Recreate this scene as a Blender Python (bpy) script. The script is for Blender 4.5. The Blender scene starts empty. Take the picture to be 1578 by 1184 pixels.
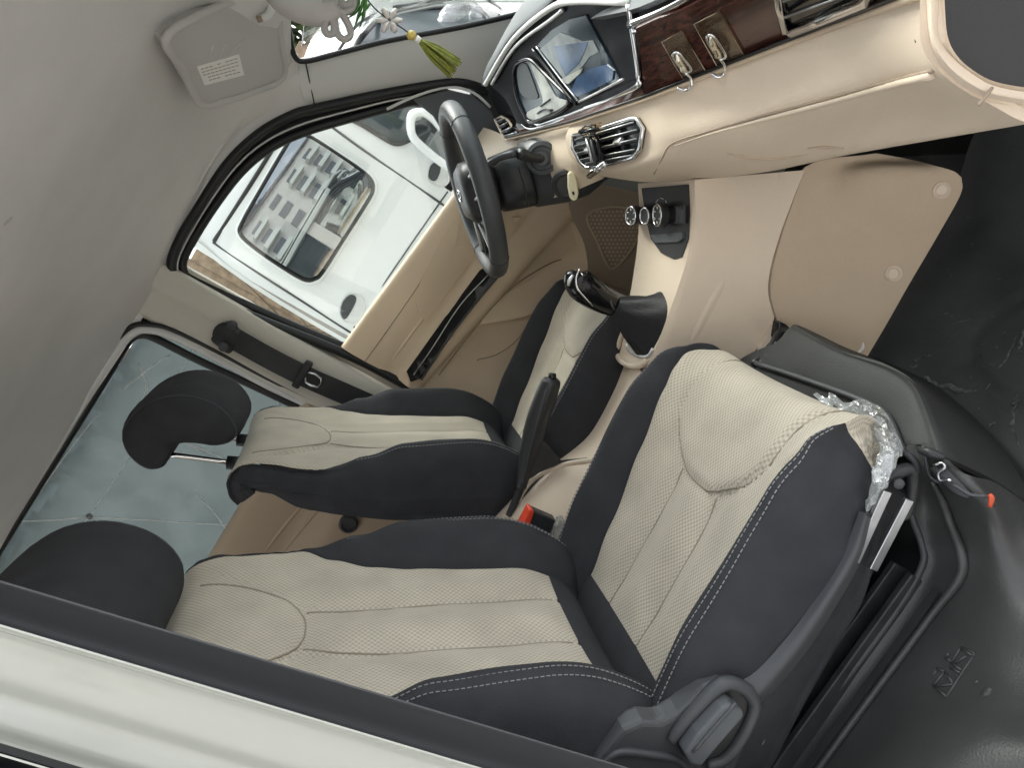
import bpy, bmesh, math, random
from mathutils import Vector, Matrix
from mathutils.bvhtree import BVHTree
from mathutils import noise
R = math.radians
random.seed(7)
scn = bpy.context.scene
col = scn.collection

# ------------------------------------------------------------------ camera
CP = Vector((0.36819, -1.36456, 1.02604)); FP = 1213.38
AX = Vector((0.5313331, -0.1948766, -0.8244442))     # picture right
AY = Vector((-0.8402751, -0.2450777, -0.4836059))    # picture down
AZ = Vector((-0.1078094, 0.9497158, -0.2939679))     # view direction
cam = bpy.data.cameras.new('camera'); co = bpy.data.objects.new('camera', cam); col.objects.link(co)
co.matrix_world = Matrix(((AX.x, -AY.x, -AZ.x, CP.x), (AX.y, -AY.y, -AZ.y, CP.y), (AX.z, -AY.z, -AZ.z, CP.z), (0, 0, 0, 1)))
cam.sensor_width = 36; cam.lens = FP / 1578 * 36; cam.clip_start = .02; cam.clip_end = 500
scn.camera = co

# ------------------------------------------------------------------ sky, sun, exposure
w = bpy.data.worlds.new('World'); scn.world = w; w.use_nodes = True
nt = w.node_tree; nt.nodes.clear()
sky = nt.nodes.new('ShaderNodeTexSky'); sky.sky_type = 'NISHITA'; sky.sun_disc = False
sky.sun_elevation = R(58); sky.sun_rotation = R(20); sky.air_density = 1.0; sky.dust_density = 4.0; sky.ozone_density = 1.0
hs = nt.nodes.new('ShaderNodeHueSaturation'); hs.inputs['Saturation'].default_value = .22
bg = nt.nodes.new('ShaderNodeBackground'); bg.inputs['Strength'].default_value = .15
wo = nt.nodes.new('ShaderNodeOutputWorld')
nt.links.new(sky.outputs[0], hs.inputs['Color']); nt.links.new(hs.outputs[0], bg.inputs['Color']); nt.links.new(bg.outputs[0], wo.inputs['Surface'])
sl = bpy.data.lights.new('sun', 'SUN'); sl.energy = .7; sl.angle = R(20); sl.color = (1, .965, .92)
so = bpy.data.objects.new('sun', sl); col.objects.link(so)
sd = Vector((math.sin(R(20)) * math.cos(R(58)), math.cos(R(20)) * math.cos(R(58)), math.sin(R(58))))
so.rotation_euler = sd.to_track_quat('Z', 'Y').to_euler(); so.location = (0, 0, 6)
scn.view_settings.view_transform = 'Standard'; scn.view_settings.look = 'None'
scn.view_settings.exposure = 2.12; scn.view_settings.gamma = 1.0

# ------------------------------------------------------------------ geometry helpers
def ray(u, v): return AX * ((u - 789) / FP) + AY * ((v - 592) / FP) + AZ
def at(u, v, x=None, y=None, z=None):
    d = ray(u, v)
    t = (x - CP.x) / d.x if x is not None else (y - CP.y) / d.y if y is not None else (z - CP.z) / d.z
    return CP + d * t
def aty(l): return [at(u, v, y=y) for u, v, y in l]
def cr(p0, p1, p2, p3, t):
    return .5 * ((2 * p1) + (p2 - p0) * t + (2 * p0 - 5 * p1 + 4 * p2 - p3) * t * t + (3 * p1 - p0 - 3 * p2 + p3) * t ** 3)
def crom(pts, n, closed=False):
    pts = [Vector(p) for p in pts]; m = len(pts); out = []
    if closed:
        for i in range(m):
            for k in range(n): out.append(cr(pts[i - 1], pts[i], pts[(i + 1) % m], pts[(i + 2) % m], k / n))
        return out
    if m < 3 or n == 1:
        for i in range(m - 1):
            for k in range(n): out.append(pts[i].lerp(pts[i + 1], k / n))
        return out + [pts[-1]]
    for i in range(m - 1):
        a = pts[i - 1] if i else pts[0] * 2 - pts[1]; d = pts[i + 2] if i + 2 < m else pts[-1] * 2 - pts[-2]
        for k in range(n): out.append(cr(a, pts[i], pts[i + 1], d, k / n))
    return out + [pts[-1]]
ORG = {}
def org(o): return ORG.get(o.name, Vector()) if o else Vector()
def make(name, vs, fs, m, parent=None, smooth=True, uvs=None, bevel=0, subd=0, solid=0, edge=None):
    o3 = org(parent)
    me = bpy.data.meshes.new(name); me.from_pydata([tuple(Vector(v) - o3) for v in vs], [], fs); me.update()
    bm = bmesh.new(); bm.from_mesh(me); bmesh.ops.recalc_face_normals(bm, faces=bm.faces)
    bm.to_mesh(me); bm.free()
    if uvs:
        ul = me.uv_layers.new(name='UVMap')
        for l in me.loops: ul.data[l.index].uv = uvs[l.vertex_index]
    if smooth: me.polygons.foreach_set('use_smooth', [True] * len(me.polygons))
    if m: me.materials.append(m)
    o = bpy.data.objects.new(name, me); col.objects.link(o)
    if parent: o.parent = parent; ORG[o.name] = o3
    if solid:
        s = o.modifiers.new('solid', 'SOLIDIFY'); s.thickness = abs(solid); s.offset = -1 if solid > 0 else 1
    if bevel:
        b = o.modifiers.new('bevel', 'BEVEL'); b.width = bevel; b.segments = 3; b.limit_method = 'ANGLE'; b.angle_limit = R(35)
        if smooth: b.harden_normals = False
    if subd: s = o.modifiers.new('sub', 'SUBSURF'); s.levels = s.render_levels = subd
    return o
def gridfaces(nr, nc, cr_=False, cc=False):
    f = []
    for i in range(nr - (0 if cr_ else 1)):
        for j in range(nc - (0 if cc else 1)):
            a = i * nc + j; b = i * nc + (j + 1) % nc; c = ((i + 1) % nr) * nc + (j + 1) % nc; d = ((i + 1) % nr) * nc + j
            f.append((a, b, c, d))
    return f
def patchpts(rows, nu=4, nv=4):
    a = [crom(r, nv) for r in rows]
    cols = [crom([r[j] for r in a], nu) for j in range(len(a[0]))]
    return [[cols[j][i] for j in range(len(cols))] for i in range(len(cols[0]))]
def patch(name, rows, m, parent=None, nu=5, nv=5, thick=.004, smooth=True, **k):
    g = patchpts(rows, nu, nv); nr, nc = len(g), len(g[0])
    front = [p for r in g for p in r]
    vs = list(front); n = len(vs)
    # back sheet away from the viewer side so that the piece has real thickness
    fs = gridfaces(nr, nc)
    nrm = [Vector() for _ in vs]
    for f in fs:
        q = (vs[f[2]] - vs[f[0]]).cross(vs[f[3]] - vs[f[1]])
        for i in f: nrm[i] += q
    vote = sum((1 if nrm[i].dot(CP - vs[i]) > 0 else -1) * abs(nrm[i].normalized().dot((CP - vs[i]).normalized())) for i in range(n) if nrm[i].length > 1e-12)
    sgn = -1 if vote > 0 else 1
    for i in range(n):
        q = nrm[i].normalized() if nrm[i].length > 1e-12 else Vector((0, 0, 1))
        vs.append(vs[i] + q * thick * sgn)
    bf = [tuple(i + n for i in reversed(f)) for f in fs]
    bd = [j for j in range(nc)] + [i * nc + nc - 1 for i in range(1, nr)] + [(nr - 1) * nc + j for j in range(nc - 2, -1, -1)] + [i * nc for i in range(nr - 2, 0, -1)]
    sf = [(bd[k], bd[(k + 1) % len(bd)], bd[(k + 1) % len(bd)] + n, bd[k] + n) for k in range(len(bd))]
    uv = [(p.x + p.z, p.y) for p in vs]
    o = make(name, vs, fs + bf + sf, m, parent, smooth, uvs=uv, **k)
    if smooth:
        e = o.modifiers.new('es', 'EDGE_SPLIT'); e.split_angle = R(50)
    ORG[o.name] = org(parent); BV[o.name] = BVHTree.FromPolygons([v for v in vs[:n]], fs)
    return o
BV = {}
def hit(o, u, v, off=.0):
    bv = BV[o.name]; d = ray(u, v).normalized()
    loc, nrm, i, dist = bv.ray_cast(CP, d)
    if loc is None:
        # nearest point on the surface to the sight line
        best = None
        t = .5
        while t < 3.5:
            q = CP + d * t; l2, n2, _, dd = bv.find_nearest(q)
            if best is None or dd < best[0]: best = (dd, q, n2)
            t += .01
        loc, nrm = best[1], best[2]
    if nrm.dot(d) > 0: nrm = -nrm
    return loc + nrm * off, nrm
def tube(name, pts, r, m, parent=None, seg=8, closed=False, n=4, flat=1.0, up=None, cap=True):
    P = crom(pts, n, closed); N = len(P)
    rs = r if isinstance(r, (list, tuple)) else [r]
    def rad(i):
        if len(rs) == 1: return rs[0]
        f = i / (N - 1) * (len(rs) - 1); k = min(int(f), len(rs) - 2); return rs[k] + (rs[k + 1] - rs[k]) * (f - k)
    vs = []; prev = None
    for i in range(N):
        a = P[i - 1] if (i or closed) else P[0]; b = P[(i + 1) % N] if (i < N - 1 or closed) else P[-1]
        t = (b - a).normalized()
        if prev is None:
            h = up if up else (Vector((0, 0, 1)) if abs(t.z) < .9 else Vector((1, 0, 0)))
        else: h = prev
        s = t.cross(h)
        if s.length < 1e-6: s = t.cross(Vector((0, 1, 0)))
        s.normalize(); h = s.cross(t).normalized(); prev = h
        for k in range(seg):
            an = 2 * math.pi * k / seg
            vs.append(P[i] + s * math.cos(an) * rad(i) + h * math.sin(an) * rad(i) * flat)
    fs = gridfaces(N, seg, closed, True)
    if not closed and cap: fs += [tuple(range(seg - 1, -1, -1)), tuple(range((N - 1) * seg, N * seg))]
    if name is None: return vs, fs
    return make(name, vs, fs, m, parent)
def join(name, parts, m, parent=None, smooth=True, **k):
    vs, fs = [], []
    for a, b in parts:
        n = len(vs); vs += a; fs += [tuple(i + n for i in f) for f in b]
    return make(name, vs, fs, m, parent, smooth, **k)
def slab(pts, d):
    """polygon pushed along the vector d"""
    n = len(pts); pts = [Vector(p) for p in pts]
    vs = pts + [p + d for p in pts]
    fs = [tuple(range(n)), tuple(range(2 * n - 1, n - 1, -1))] + [(i, (i + 1) % n, (i + 1) % n + n, i + n) for i in range(n)]
    return vs, fs
def plate(name, pts, d, m, parent=None, bevel=.0015, smooth=False, **k):
    vs, fs = slab(pts, Vector(d)); o = make(name, vs, fs, m, parent, smooth, bevel=bevel, **k); return o
def boxg(c, s, M=None):
    vs = [Vector((x * s[0] / 2, y * s[1] / 2, z * s[2] / 2)) for x in (-1, 1) for y in (-1, 1) for z in (-1, 1)]
    if M: vs = [M @ v for v in vs]
    vs = [v + Vector(c) for v in vs]
    return vs, [(0, 1, 3, 2), (4, 6, 7, 5), (0, 4, 5, 1), (2, 3, 7, 6), (0, 2, 6, 4), (1, 5, 7, 3)]
def box(name, c, s, m, parent=None, M=None, bevel=.003, **k):
    vs, fs = boxg(c, s, M); return make(name, vs, fs, m, parent, False, bevel=bevel, **k)
def lathe(name, prof, c, axis, m, parent=None, seg=24, sx=1.0):
    """prof: (radius, distance along axis)"""
    axis = Vector(axis).normalized(); s = axis.orthogonal().normalized(); h = axis.cross(s)
    vs = [Vector(c) + axis * d + (s * math.cos(2 * math.pi * k / seg) * sx + h * math.sin(2 * math.pi * k / seg)) * r for r, d in prof for k in range(seg)]
    fs = gridfaces(len(prof), seg, False, True)
    fs += [tuple(range(seg - 1, -1, -1)), tuple(range((len(prof) - 1) * seg, len(prof) * seg))]
    if name is None: return vs, fs
    o = make(name, vs, fs, m, parent)
    e = o.modifiers.new('es', 'EDGE_SPLIT'); e.split_angle = R(40); return o
def decal(name, surf, px, m, parent, th=.002, off=.0, n=1, closed=True, bevel=.0006, step=None):
    """a piece lying on a surface and following its curve, outline given by where it is seen; real thickness"""
    pts = [Vector((u, v, 0)) for u, v in px]
    if n > 1: pts = crom(pts, n, True)
    bm = bmesh.new(); f = bm.faces.new([bm.verts.new(p) for p in pts])
    us = [p.x for p in pts]; vs_ = [p.y for p in pts]
    step = step or max(5, max(max(us) - min(us), max(vs_) - min(vs_)) / 12)
    for ax_, lo, hi in ((0, min(us), max(us)), (1, min(vs_), max(vs_))):
        c = lo + step
        while c < hi - 1:
            co_ = Vector((c, 0, 0)) if ax_ == 0 else Vector((0, c, 0)); no = Vector((1, 0, 0)) if ax_ == 0 else Vector((0, 1, 0))
            bmesh.ops.bisect_plane(bm, geom=bm.verts[:] + bm.edges[:] + bm.faces[:], plane_co=co_, plane_no=no); c += step
    bmesh.ops.triangulate(bm, faces=bm.faces[:])
    bm.verts.index_update(); bm.edges.ensure_lookup_table()
    H = [hit(surf, v.co.x, v.co.y, 0) for v in bm.verts]; n0 = len(H)
    av = sum((q for _, q in H), Vector()).normalized()
    vs = [p + q * (off + th) for p, q in H] + [p + q * off for p, q in H]
    fs = [tuple(v.index for v in f.verts) for f in bm.faces]; allf = list(fs) + [tuple(i + n0 for i in reversed(f)) for f in fs]
    for e in bm.edges:
        if len(e.link_faces) == 1:
            a, b = e.verts[0].index, e.verts[1].index; allf.append((a, b, b + n0, a + n0))
    bm.free()
    o = make(name, vs, allf, m, parent, True)
    e = o.modifiers.new('es', 'EDGE_SPLIT'); e.split_angle = R(40); return o
def ridge(name, surf, px, w_, h_, m, parent=None, n=5, off=.0):
    """a soft raised welt on a surface"""
    P2 = crom([Vector((u, v, 0)) for u, v in px], n); Q = [hit(surf, p.x, p.y, 0) for p in P2]; vs = []
    for i, (p, nn) in enumerate(Q):
        a = Q[max(0, i - 1)][0]; b = Q[min(len(Q) - 1, i + 1)][0]; t = (b - a).normalized(); s_ = t.cross(nn).normalized()
        f = min(1, 4 * min(i, len(Q) - 1 - i) / len(Q)) ; f = f * f * (3 - 2 * f)
        for k in (-1, -.66, -.33, 0, .33, .66, 1): vs.append(p + s_ * w_ * k * (.4 + .6 * f) + nn * ((math.cos(k * math.pi) * .5 + .5) * h_ * f - .0012 + off))
    return make(name, vs, gridfaces(len(Q), 7), m, parent)
def line_on(surf, px, off=0.0): return [hit(surf, u, v, off)[0] for u, v in px]
def thing(name, label, cat, loc, group=None):
    o = bpy.data.objects.new(name, None); col.objects.link(o); o.location = loc; o.empty_display_size = .05
    o['label'] = label; o['category'] = cat
    if group: o['group'] = group
    ORG[o.name] = Vector(loc); return o
def tag(o, label, cat, group=None):
    o['label'] = label; o['category'] = cat
    if group: o['group'] = group
    return o
def struct(o, label=None):
    o['kind'] = 'structure'
    if label: o['label'] = label
    return o
def stuff(o): o['kind'] = 'stuff'; return o

# ------------------------------------------------------------------ materials
def mat(name, c, rough=.5, metal=0, spec=.5, noise=0, nscale=40, bump=0, bscale=300, coat=0, rvar=0, tc='Object', dirt=None):
    m = bpy.data.materials.new(name); m.use_nodes = True; t = m.node_tree; b = t.nodes['Principled BSDF']
    b.inputs['Base Color'].default_value = (*c, 1); b.inputs['Roughness'].default_value = rough; b.inputs['Metallic'].default_value = metal
    b.inputs['Specular IOR Level'].default_value = spec; b.inputs['Coat Weight'].default_value = coat
    g = t.nodes.new('ShaderNodeTexCoord')
    if noise or rvar:
        n = t.nodes.new('ShaderNodeTexNoise'); n.inputs['Scale'].default_value = nscale; n.inputs['Detail'].default_value = 5
        t.links.new(g.outputs[tc], n.inputs['Vector'])
    if noise:
        r = t.nodes.new('ShaderNodeValToRGB'); r.color_ramp.elements[0].position = .3; r.color_ramp.elements[1].position = .7
        r.color_ramp.elements[0].color = (*[x * (1 - noise) for x in c], 1); r.color_ramp.elements[1].color = (*[min(1, x * (1 + noise)) for x in c], 1)
        t.links.new(n.outputs[0], r.inputs[0]); t.links.new(r.outputs[0], b.inputs['Base Color'])
    if rvar:
        mr = t.nodes.new('ShaderNodeMapRange'); mr.inputs['To Min'].default_value = rough - rvar; mr.inputs['To Max'].default_value = rough + rvar
        t.links.new(n.outputs[0], mr.inputs[0]); t.links.new(mr.outputs[0], b.inputs['Roughness'])
    if bump:
        n2 = t.nodes.new('ShaderNodeTexNoise'); n2.inputs['Scale'].default_value = bscale; n2.inputs['Detail'].default_value = 4
        t.links.new(g.outputs[tc], n2.inputs['Vector'])
        bp = t.nodes.new('ShaderNodeBump'); bp.inputs['Strength'].default_value = bump; bp.inputs['Distance'].default_value = .002
        t.links.new(n2.outputs[0], bp.inputs['Height']); t.links.new(bp.outputs[0], b.inputs['Normal'])
    return m
def weave(name, c1, c2, px, py, bump=.6):
    m = bpy.data.materials.new(name); m.use_nodes = True; t = m.node_tree; b = t.nodes['Principled BSDF']
    L = t.links.new
    def math_(op, a, bb=None):
        n = t.nodes.new('ShaderNodeMath'); n.operation = op
        for i, x in enumerate((a, bb)):
            if x is None: continue
            if isinstance(x, (int, float)): n.inputs[i].default_value = x
            else: L(x, n.inputs[i])
        return n.outputs[0]
    uv = t.nodes.new('ShaderNodeTexCoord'); s = t.nodes.new('ShaderNodeSeparateXYZ'); L(uv.outputs['UV'], s.inputs[0])
    nz = t.nodes.new('ShaderNodeTexNoise'); nz.inputs['Scale'].default_value = 60; L(uv.outputs['UV'], nz.inputs['Vector'])
    wob = math_('MULTIPLY', nz.outputs[0], 1.3)
    a = math_('SINE', math_('ADD', math_('MULTIPLY', s.outputs[0], 2 * math.pi / px), wob))
    c = math_('SINE', math_('MULTIPLY', s.outputs[1], 2 * math.pi / py))
    prod = math_('MULTIPLY', a, c)
    h = math_('ADD', math_('MULTIPLY', prod, .5), .5)
    n = t.nodes.new('ShaderNodeTexNoise'); n.inputs['Scale'].default_value = 1400; n.inputs['Detail'].default_value = 3; L(uv.outputs['UV'], n.inputs['Vector'])
    hh = math_('ADD', h, math_('MULTIPLY', n.outputs[0], .5))
    mx = t.nodes.new('ShaderNodeMix'); mx.data_type = 'RGBA'; mx.inputs[6].default_value = (*c2, 1); mx.inputs[7].default_value = (*c1, 1)
    L(math_('MINIMUM', hh, 1.0), mx.inputs[0])
    n5 = t.nodes.new('ShaderNodeTexNoise'); n5.inputs['Scale'].default_value = 11; n5.inputs['Detail'].default_value = 6; L(uv.outputs['UV'], n5.inputs['Vector'])
    mr = t.nodes.new('ShaderNodeMapRange'); mr.inputs['From Min'].default_value = .3; mr.inputs['From Max'].default_value = .7; mr.inputs['To Min'].default_value = .86; mr.inputs['To Max'].default_value = 1.1; L(n5.outputs[0], mr.inputs[0])
    vm = t.nodes.new('ShaderNodeVectorMath'); vm.operation = 'SCALE'; L(mx.outputs[2], vm.inputs[0]); L(mr.outputs[0], vm.inputs['Scale']); L(vm.outputs[0], b.inputs['Base Color'])
    bp = t.nodes.new('ShaderNodeBump'); bp.inputs['Strength'].default_value = bump; bp.inputs['Distance'].default_value = .0015
    L(hh, bp.inputs['Height']); L(bp.outputs[0], b.inputs['Normal'])
    b.inputs['Roughness'].default_value = .85; b.inputs['Specular IOR Level'].default_value = .25; b.inputs['Sheen Weight'].default_value = .15
    return m
def glassm(name, tint=(1, 1, 1), refl=.08, rough=.0, opac=None, oc=(.5, .5, .5), trans=0, fmax=.7):
    m = bpy.data.materials.new(name); m.use_nodes = True; t = m.node_tree; t.nodes.clear()
    o = t.nodes.new('ShaderNodeOutputMaterial'); tr = t.nodes.new('ShaderNodeBsdfTransparent'); tr.inputs[0].default_value = (*tint, 1)
    gl = t.nodes.new('ShaderNodeBsdfGlossy'); gl.inputs['Roughness'].default_value = rough
    lw = t.nodes.new('ShaderNodeLayerWeight'); lw.inputs[0].default_value = .15
    mr = t.nodes.new('ShaderNodeMapRange'); mr.inputs['To Min'].default_value = refl; mr.inputs['To Max'].default_value = fmax
    t.links.new(lw.outputs['Fresnel'], mr.inputs[0])
    mx = t.nodes.new('ShaderNodeMixShader'); t.links.new(mr.outputs[0], mx.inputs[0]); t.links.new(tr.outputs[0], mx.inputs[1]); t.links.new(gl.outputs[0], mx.inputs[2])
    last = mx
    if opac:
        df = t.nodes.new('ShaderNodeBsdfDiffuse'); df.inputs[0].default_value = (*oc, 1)
        nz = t.nodes.new('ShaderNodeTexNoise'); nz.inputs['Scale'].default_value = 9; nz.inputs['Detail'].default_value = 6
        tc = t.nodes.new('ShaderNodeTexCoord'); t.links.new(tc.outputs['Object'], nz.inputs['Vector'])
        if trans:
            tl = t.nodes.new('ShaderNodeBsdfTranslucent'); tl.inputs[0].default_value = (*oc, 1); ms = t.nodes.new('ShaderNodeMixShader'); ms.inputs[0].default_value = trans
            t.links.new(df.outputs[0], ms.inputs[1]); t.links.new(tl.outputs[0], ms.inputs[2]); df = ms
        m2 = t.nodes.new('ShaderNodeMapRange'); m2.inputs['From Min'].default_value = .3; m2.inputs['From Max'].default_value = .7
        m2.inputs['To Min'].default_value = max(0, opac - .15); m2.inputs['To Max'].default_value = min(1, opac + .15)
        t.links.new(nz.outputs[0], m2.inputs[0])
        mx2 = t.nodes.new('ShaderNodeMixShader'); t.links.new(m2.outputs[0], mx2.inputs[0]); t.links.new(mx.outputs[0], mx2.inputs[1]); t.links.new(df.outputs[0], mx2.inputs[2]); last = mx2
    t.links.new(last.outputs[0], o.inputs['Surface'])
    return m
M = {}
M['beige'] = weave('woven beige fabric', (.52, .47, .38), (.26, .23, .18), .0080, .0072, .5)
M['dark'] = mat('charcoal fabric', (.035, .036, .040), .85, spec=.2, noise=.12, nscale=25, bump=.45, bscale=700)
M['beigeseam'] = mat('tan seam thread', (.27, .235, .18), .85)
M['seam'] = mat('dark seam piping', (.055, .058, .064), .8)
M['thread'] = mat('light stitching', (.24, .24, .24), .8)
M['cream'] = mat('cream moulded plastic', (.66, .55, .428), .48, spec=.35, noise=.04, nscale=6, bump=.3, bscale=420)
M['cream2'] = mat('tan moulded plastic', (.50, .395, .285), .55, spec=.3, noise=.05, nscale=5, bump=.3, bscale=420)
M['doorcream_lit'] = mat('cream door trim brightened for dim side', (.74, .59, .42), .5, spec=.3, noise=.04, nscale=6, bump=.3, bscale=420)  # the cream plastic made lighter to offset weak light on the far side
M['tan'] = mat('brown speaker panel', (.30, .23, .165), .6, bump=.15, bscale=700)
M['black'] = mat('black plastic', (.028, .029, .030), .42, spec=.4, noise=.1, nscale=12, bump=.1, bscale=900, rvar=.06)
M['blackmat'] = mat('black moulded liner', (.040, .041, .039), .40, spec=.5, noise=.2, nscale=7, bump=.25, bscale=400, rvar=.08)
M['ledge'] = mat('matt black cover', (.036, .037, .036), .6, spec=.22, noise=.15, nscale=9, bump=.2, bscale=400)
M['carpet'] = mat('black floor mat', (.045, .050, .048), .55, spec=.35, noise=.35, nscale=9, bump=.5, bscale=120, rvar=.12)
M['grey'] = mat('dark grey plastic', (.055, .058, .062), .45, spec=.4, bump=.1, bscale=900)
M['midgrey'] = mat('slate grey plastic', (.085, .092, .098), .5, spec=.35, bump=.08, bscale=900)
M['leather'] = mat('black leather', (.016, .016, .017), .5, spec=.25, bump=.4, bscale=260)
M['gloss'] = mat('piano black', (.008, .008, .009), .14, spec=.35)
M['gloss3'] = mat('oily black metal', (.035, .036, .037), .35, spec=.5, noise=.3, nscale=30)
M['gloss2'] = mat('display black', (.012, .012, .014), .25, spec=.03)
M['wsdark'] = mat('dark windscreen glass', (.055, .07, .075), .25, spec=.12, noise=.3, nscale=4)
M['rubber'] = mat('black rubber seal', (.012, .013, .014), .4, spec=.4)
M['seal2'] = mat('grey rubber seal', (.076, .079, .084), .55, spec=.3, bump=.1, bscale=600)
M['chrome'] = mat('chrome', (.75, .75, .76), .12, metal=1)
M['steel'] = mat('galvanised steel', (.55, .56, .57), .3, metal=1, noise=.1, nscale=60)
M['silver'] = mat('silver paint', (.55, .55, .55), .3, metal=.6)
M['liner'] = mat('grey headliner fabric', (.665, .65, .625), .95, spec=.1, noise=.07, nscale=4, bump=.5, bscale=500)
M['visor'] = mat('grey visor vinyl', (.52, .50, .475), .75, spec=.2, bump=.15, bscale=900)
M['pillar'] = mat('light grey pillar trim', (.68, .68, .66), .5, spec=.3, bump=.08, bscale=900)
M['beigepillar'] = mat('pale beige pillar trim', (.60, .57, .495), .5, spec=.3, bump=.06, bscale=900)
M['white'] = mat('off white car paint', (.50, .51, .46), .25, spec=.5, coat=.6, noise=.015, nscale=2)
M['white2'] = mat('white van paint', (.74, .75, .74), .22, spec=.5, coat=.6)
M['paper'] = mat('white paper label', (.80, .78, .74), .6)
M['red'] = mat('orange red plastic', (.75, .07, .03), .35)
M['rust'] = mat('dull orange plastic', (.50, .07, .025), .5)
M['ivory'] = mat('ivory plastic', (.72, .66, .45), .4)
M['cord'] = mat('grey cord', (.42, .40, .38), .8, bump=.4, bscale=900)
M['jade'] = mat('green enamel', (.05, .16, .03), .3, noise=.4, nscale=60)
M['flower'] = mat('white jade', (.62, .58, .54), .25)
M['tassel'] = mat('olive green tassel', (.22, .24, .03), .6, noise=.35, nscale=200)
M['gold'] = mat('yellow bead', (.55, .42, .10), .3)
M['brass'] = mat('polished brass', (.80, .74, .60), .25, metal=1)
M['ground'] = mat('pale concrete paving', (.27, .265, .255), .9, noise=.3, nscale=8, bump=.4, bscale=80)
M['leaf'] = mat('green leaves', (.07, .12, .03), .6, noise=.5, nscale=20)
M['leaf2'] = mat('pale green leaves', (.12, .18, .06), .6, noise=.5, nscale=20)
M['bark'] = mat('grey bark', (.12, .09, .06), .9, noise=.3, nscale=20, bump=.5, bscale=60)
M['timber'] = mat('weathered timber', (.30, .22, .15), .85, noise=.35, nscale=14, bump=.4, bscale=90)
M['render'] = mat('pale wall render', (.48, .46, .42), .9, noise=.08, nscale=2)
M['roofm'] = mat('dark roof tiles', (.10, .09, .09), .8, noise=.3, nscale=6)
M['glare'] = mat('pale film and glare', (.34, .35, .32), .3, noise=.35, nscale=25)  # film fold tone, also paints the glare lying on the dial
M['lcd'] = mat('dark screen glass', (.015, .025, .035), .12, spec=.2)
M['bluerefl'] = mat('blue reflection on film', (.022, .055, .12), .2, spec=.6, noise=.5, nscale=18)  # reflections in the screen film, put in as blue colour
M['palefilm'] = mat('crumpled pale film', (.17, .19, .19), .25, spec=.6, noise=.35, nscale=30)
M['tint'] = mat('tinted window glass', (.03, .035, .04), .03, spec=1.0)
M['glass'] = glassm('clear window glass', (.93, .96, .94), .04)
M['wrap'] = glassm('clear plastic wrap', (.9, .92, .92), .14, rough=.10, opac=.16, oc=(.62, .64, .64))
M['hookpad'] = glassm('clear hook pad', (.92, .85, .72), .08, rough=.1, opac=.05, oc=(.25, .2, .15), fmax=.12)
M['film'] = glassm('dusty window film', (.55, .62, .64), .06, rough=.2, opac=.80, oc=(.235, .265, .262), trans=.75)
M['crease'] = mat('pale film fold', (.80, .84, .84), .4)
def mirrorglass(name, k):
    m = bpy.data.materials.new(name); m.use_nodes = True; t = m.node_tree; b = t.nodes['Principled BSDF']
    b.inputs['Base Color'].default_value = (.02, .024, .028, 1); b.inputs['Roughness'].default_value = .02
    g = t.nodes.new('ShaderNodeBsdfGlossy'); g.inputs['Roughness'].default_value = .015; g.inputs[0].default_value = (.86, .92, 1, 1)
    mx = t.nodes.new('ShaderNodeMixShader'); mx.inputs[0].default_value = k
    t.links.new(b.outputs[0], mx.inputs[1]); t.links.new(g.outputs[0], mx.inputs[2]); t.links.new(mx.outputs[0], t.nodes['Material Output'].inputs['Surface']); return m
M['winrefl'] = mirrorglass('reflecting tinted glass', .27)
M['wstint'] = mirrorglass('dark windscreen glass', .10)
def wood():
    m = mat('dark burgundy wood trim', (.045, .016, .012), .22, spec=.3, coat=.12); t = m.node_tree; b = t.nodes['Principled BSDF']
    tc = t.nodes.new('ShaderNodeTexCoord'); mp = t.nodes.new('ShaderNodeMapping'); mp.inputs['Scale'].default_value = (40, 2.2, 40)
    n = t.nodes.new('ShaderNodeTexNoise'); n.inputs['Scale'].default_value = 3; n.inputs['Detail'].default_value = 8; n.inputs['Distortion'].default_value = 1.5
    r = t.nodes.new('ShaderNodeValToRGB'); r.color_ramp.elements[0].position = .35; r.color_ramp.elements[1].position = .68
    r.color_ramp.elements[0].color = (.022, .008, .007, 1); r.color_ramp.elements[1].color = (.085, .028, .020, 1)
    t.links.new(tc.outputs['Object'], mp.inputs[0]); t.links.new(mp.outputs[0], n.inputs['Vector']); t.links.new(n.outputs[0], r.inputs[0]); t.links.new(r.outputs[0], b.inputs['Base Color'])
    return m
M['wood'] = wood()

# ================================================================== THE SHELL OF THE VAN (setting)
def hx(y): return .66 - .16 * (abs(y) / .62) ** 2 * .78
def hz(x, y):
    z = 1.385 - .072 * (abs(y) / .72) ** 4
    t = max(0, min(1, (x - (hx(y) - .24)) / .24)); return z - .085 * t * t * (3 - 2 * t) * .9
rows = []
for i in range(29):
    r = []
    for j in range(25):
        y = -.72 + 1.44 * j / 24; x = -1.75 + (hx(y) + 1.75) * i / 28
        z = hz(x, y) + .004 * math.sin(3 * x + 5 * y) * math.cos(4 * y - 1)
        z -= .016 * math.exp(-((x + .02 + .15 * y) / .09) ** 2) + .010 * math.exp(-((x + .42 - .2 * y) / .05) ** 2) + .006 * noise.noise(Vector((x * 3, y * 4, 1)))          # the soft swell over the pillars
        r.append(Vector((x, y, z)))
    rows.append(r)
hl = struct(patch('headliner', rows, M['liner'], nu=2, nv=2, thick=.02))
struct(ridge('roof_stain', hl, [(4, 349), (12, 341), (22, 333)], .006, .0012, M['visor'], off=.0008))
rail_up = [(-1.75, .70, 1.325), (-.80, .70, 1.325), (-.30, .70, 1.325), (-.04, .70, 1.322), (.1, .70, 1.322), (.25, .69, 1.318), (.36, .68, 1.305), (.45, .655, 1.285), (.545, .615, 1.262)]
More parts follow.
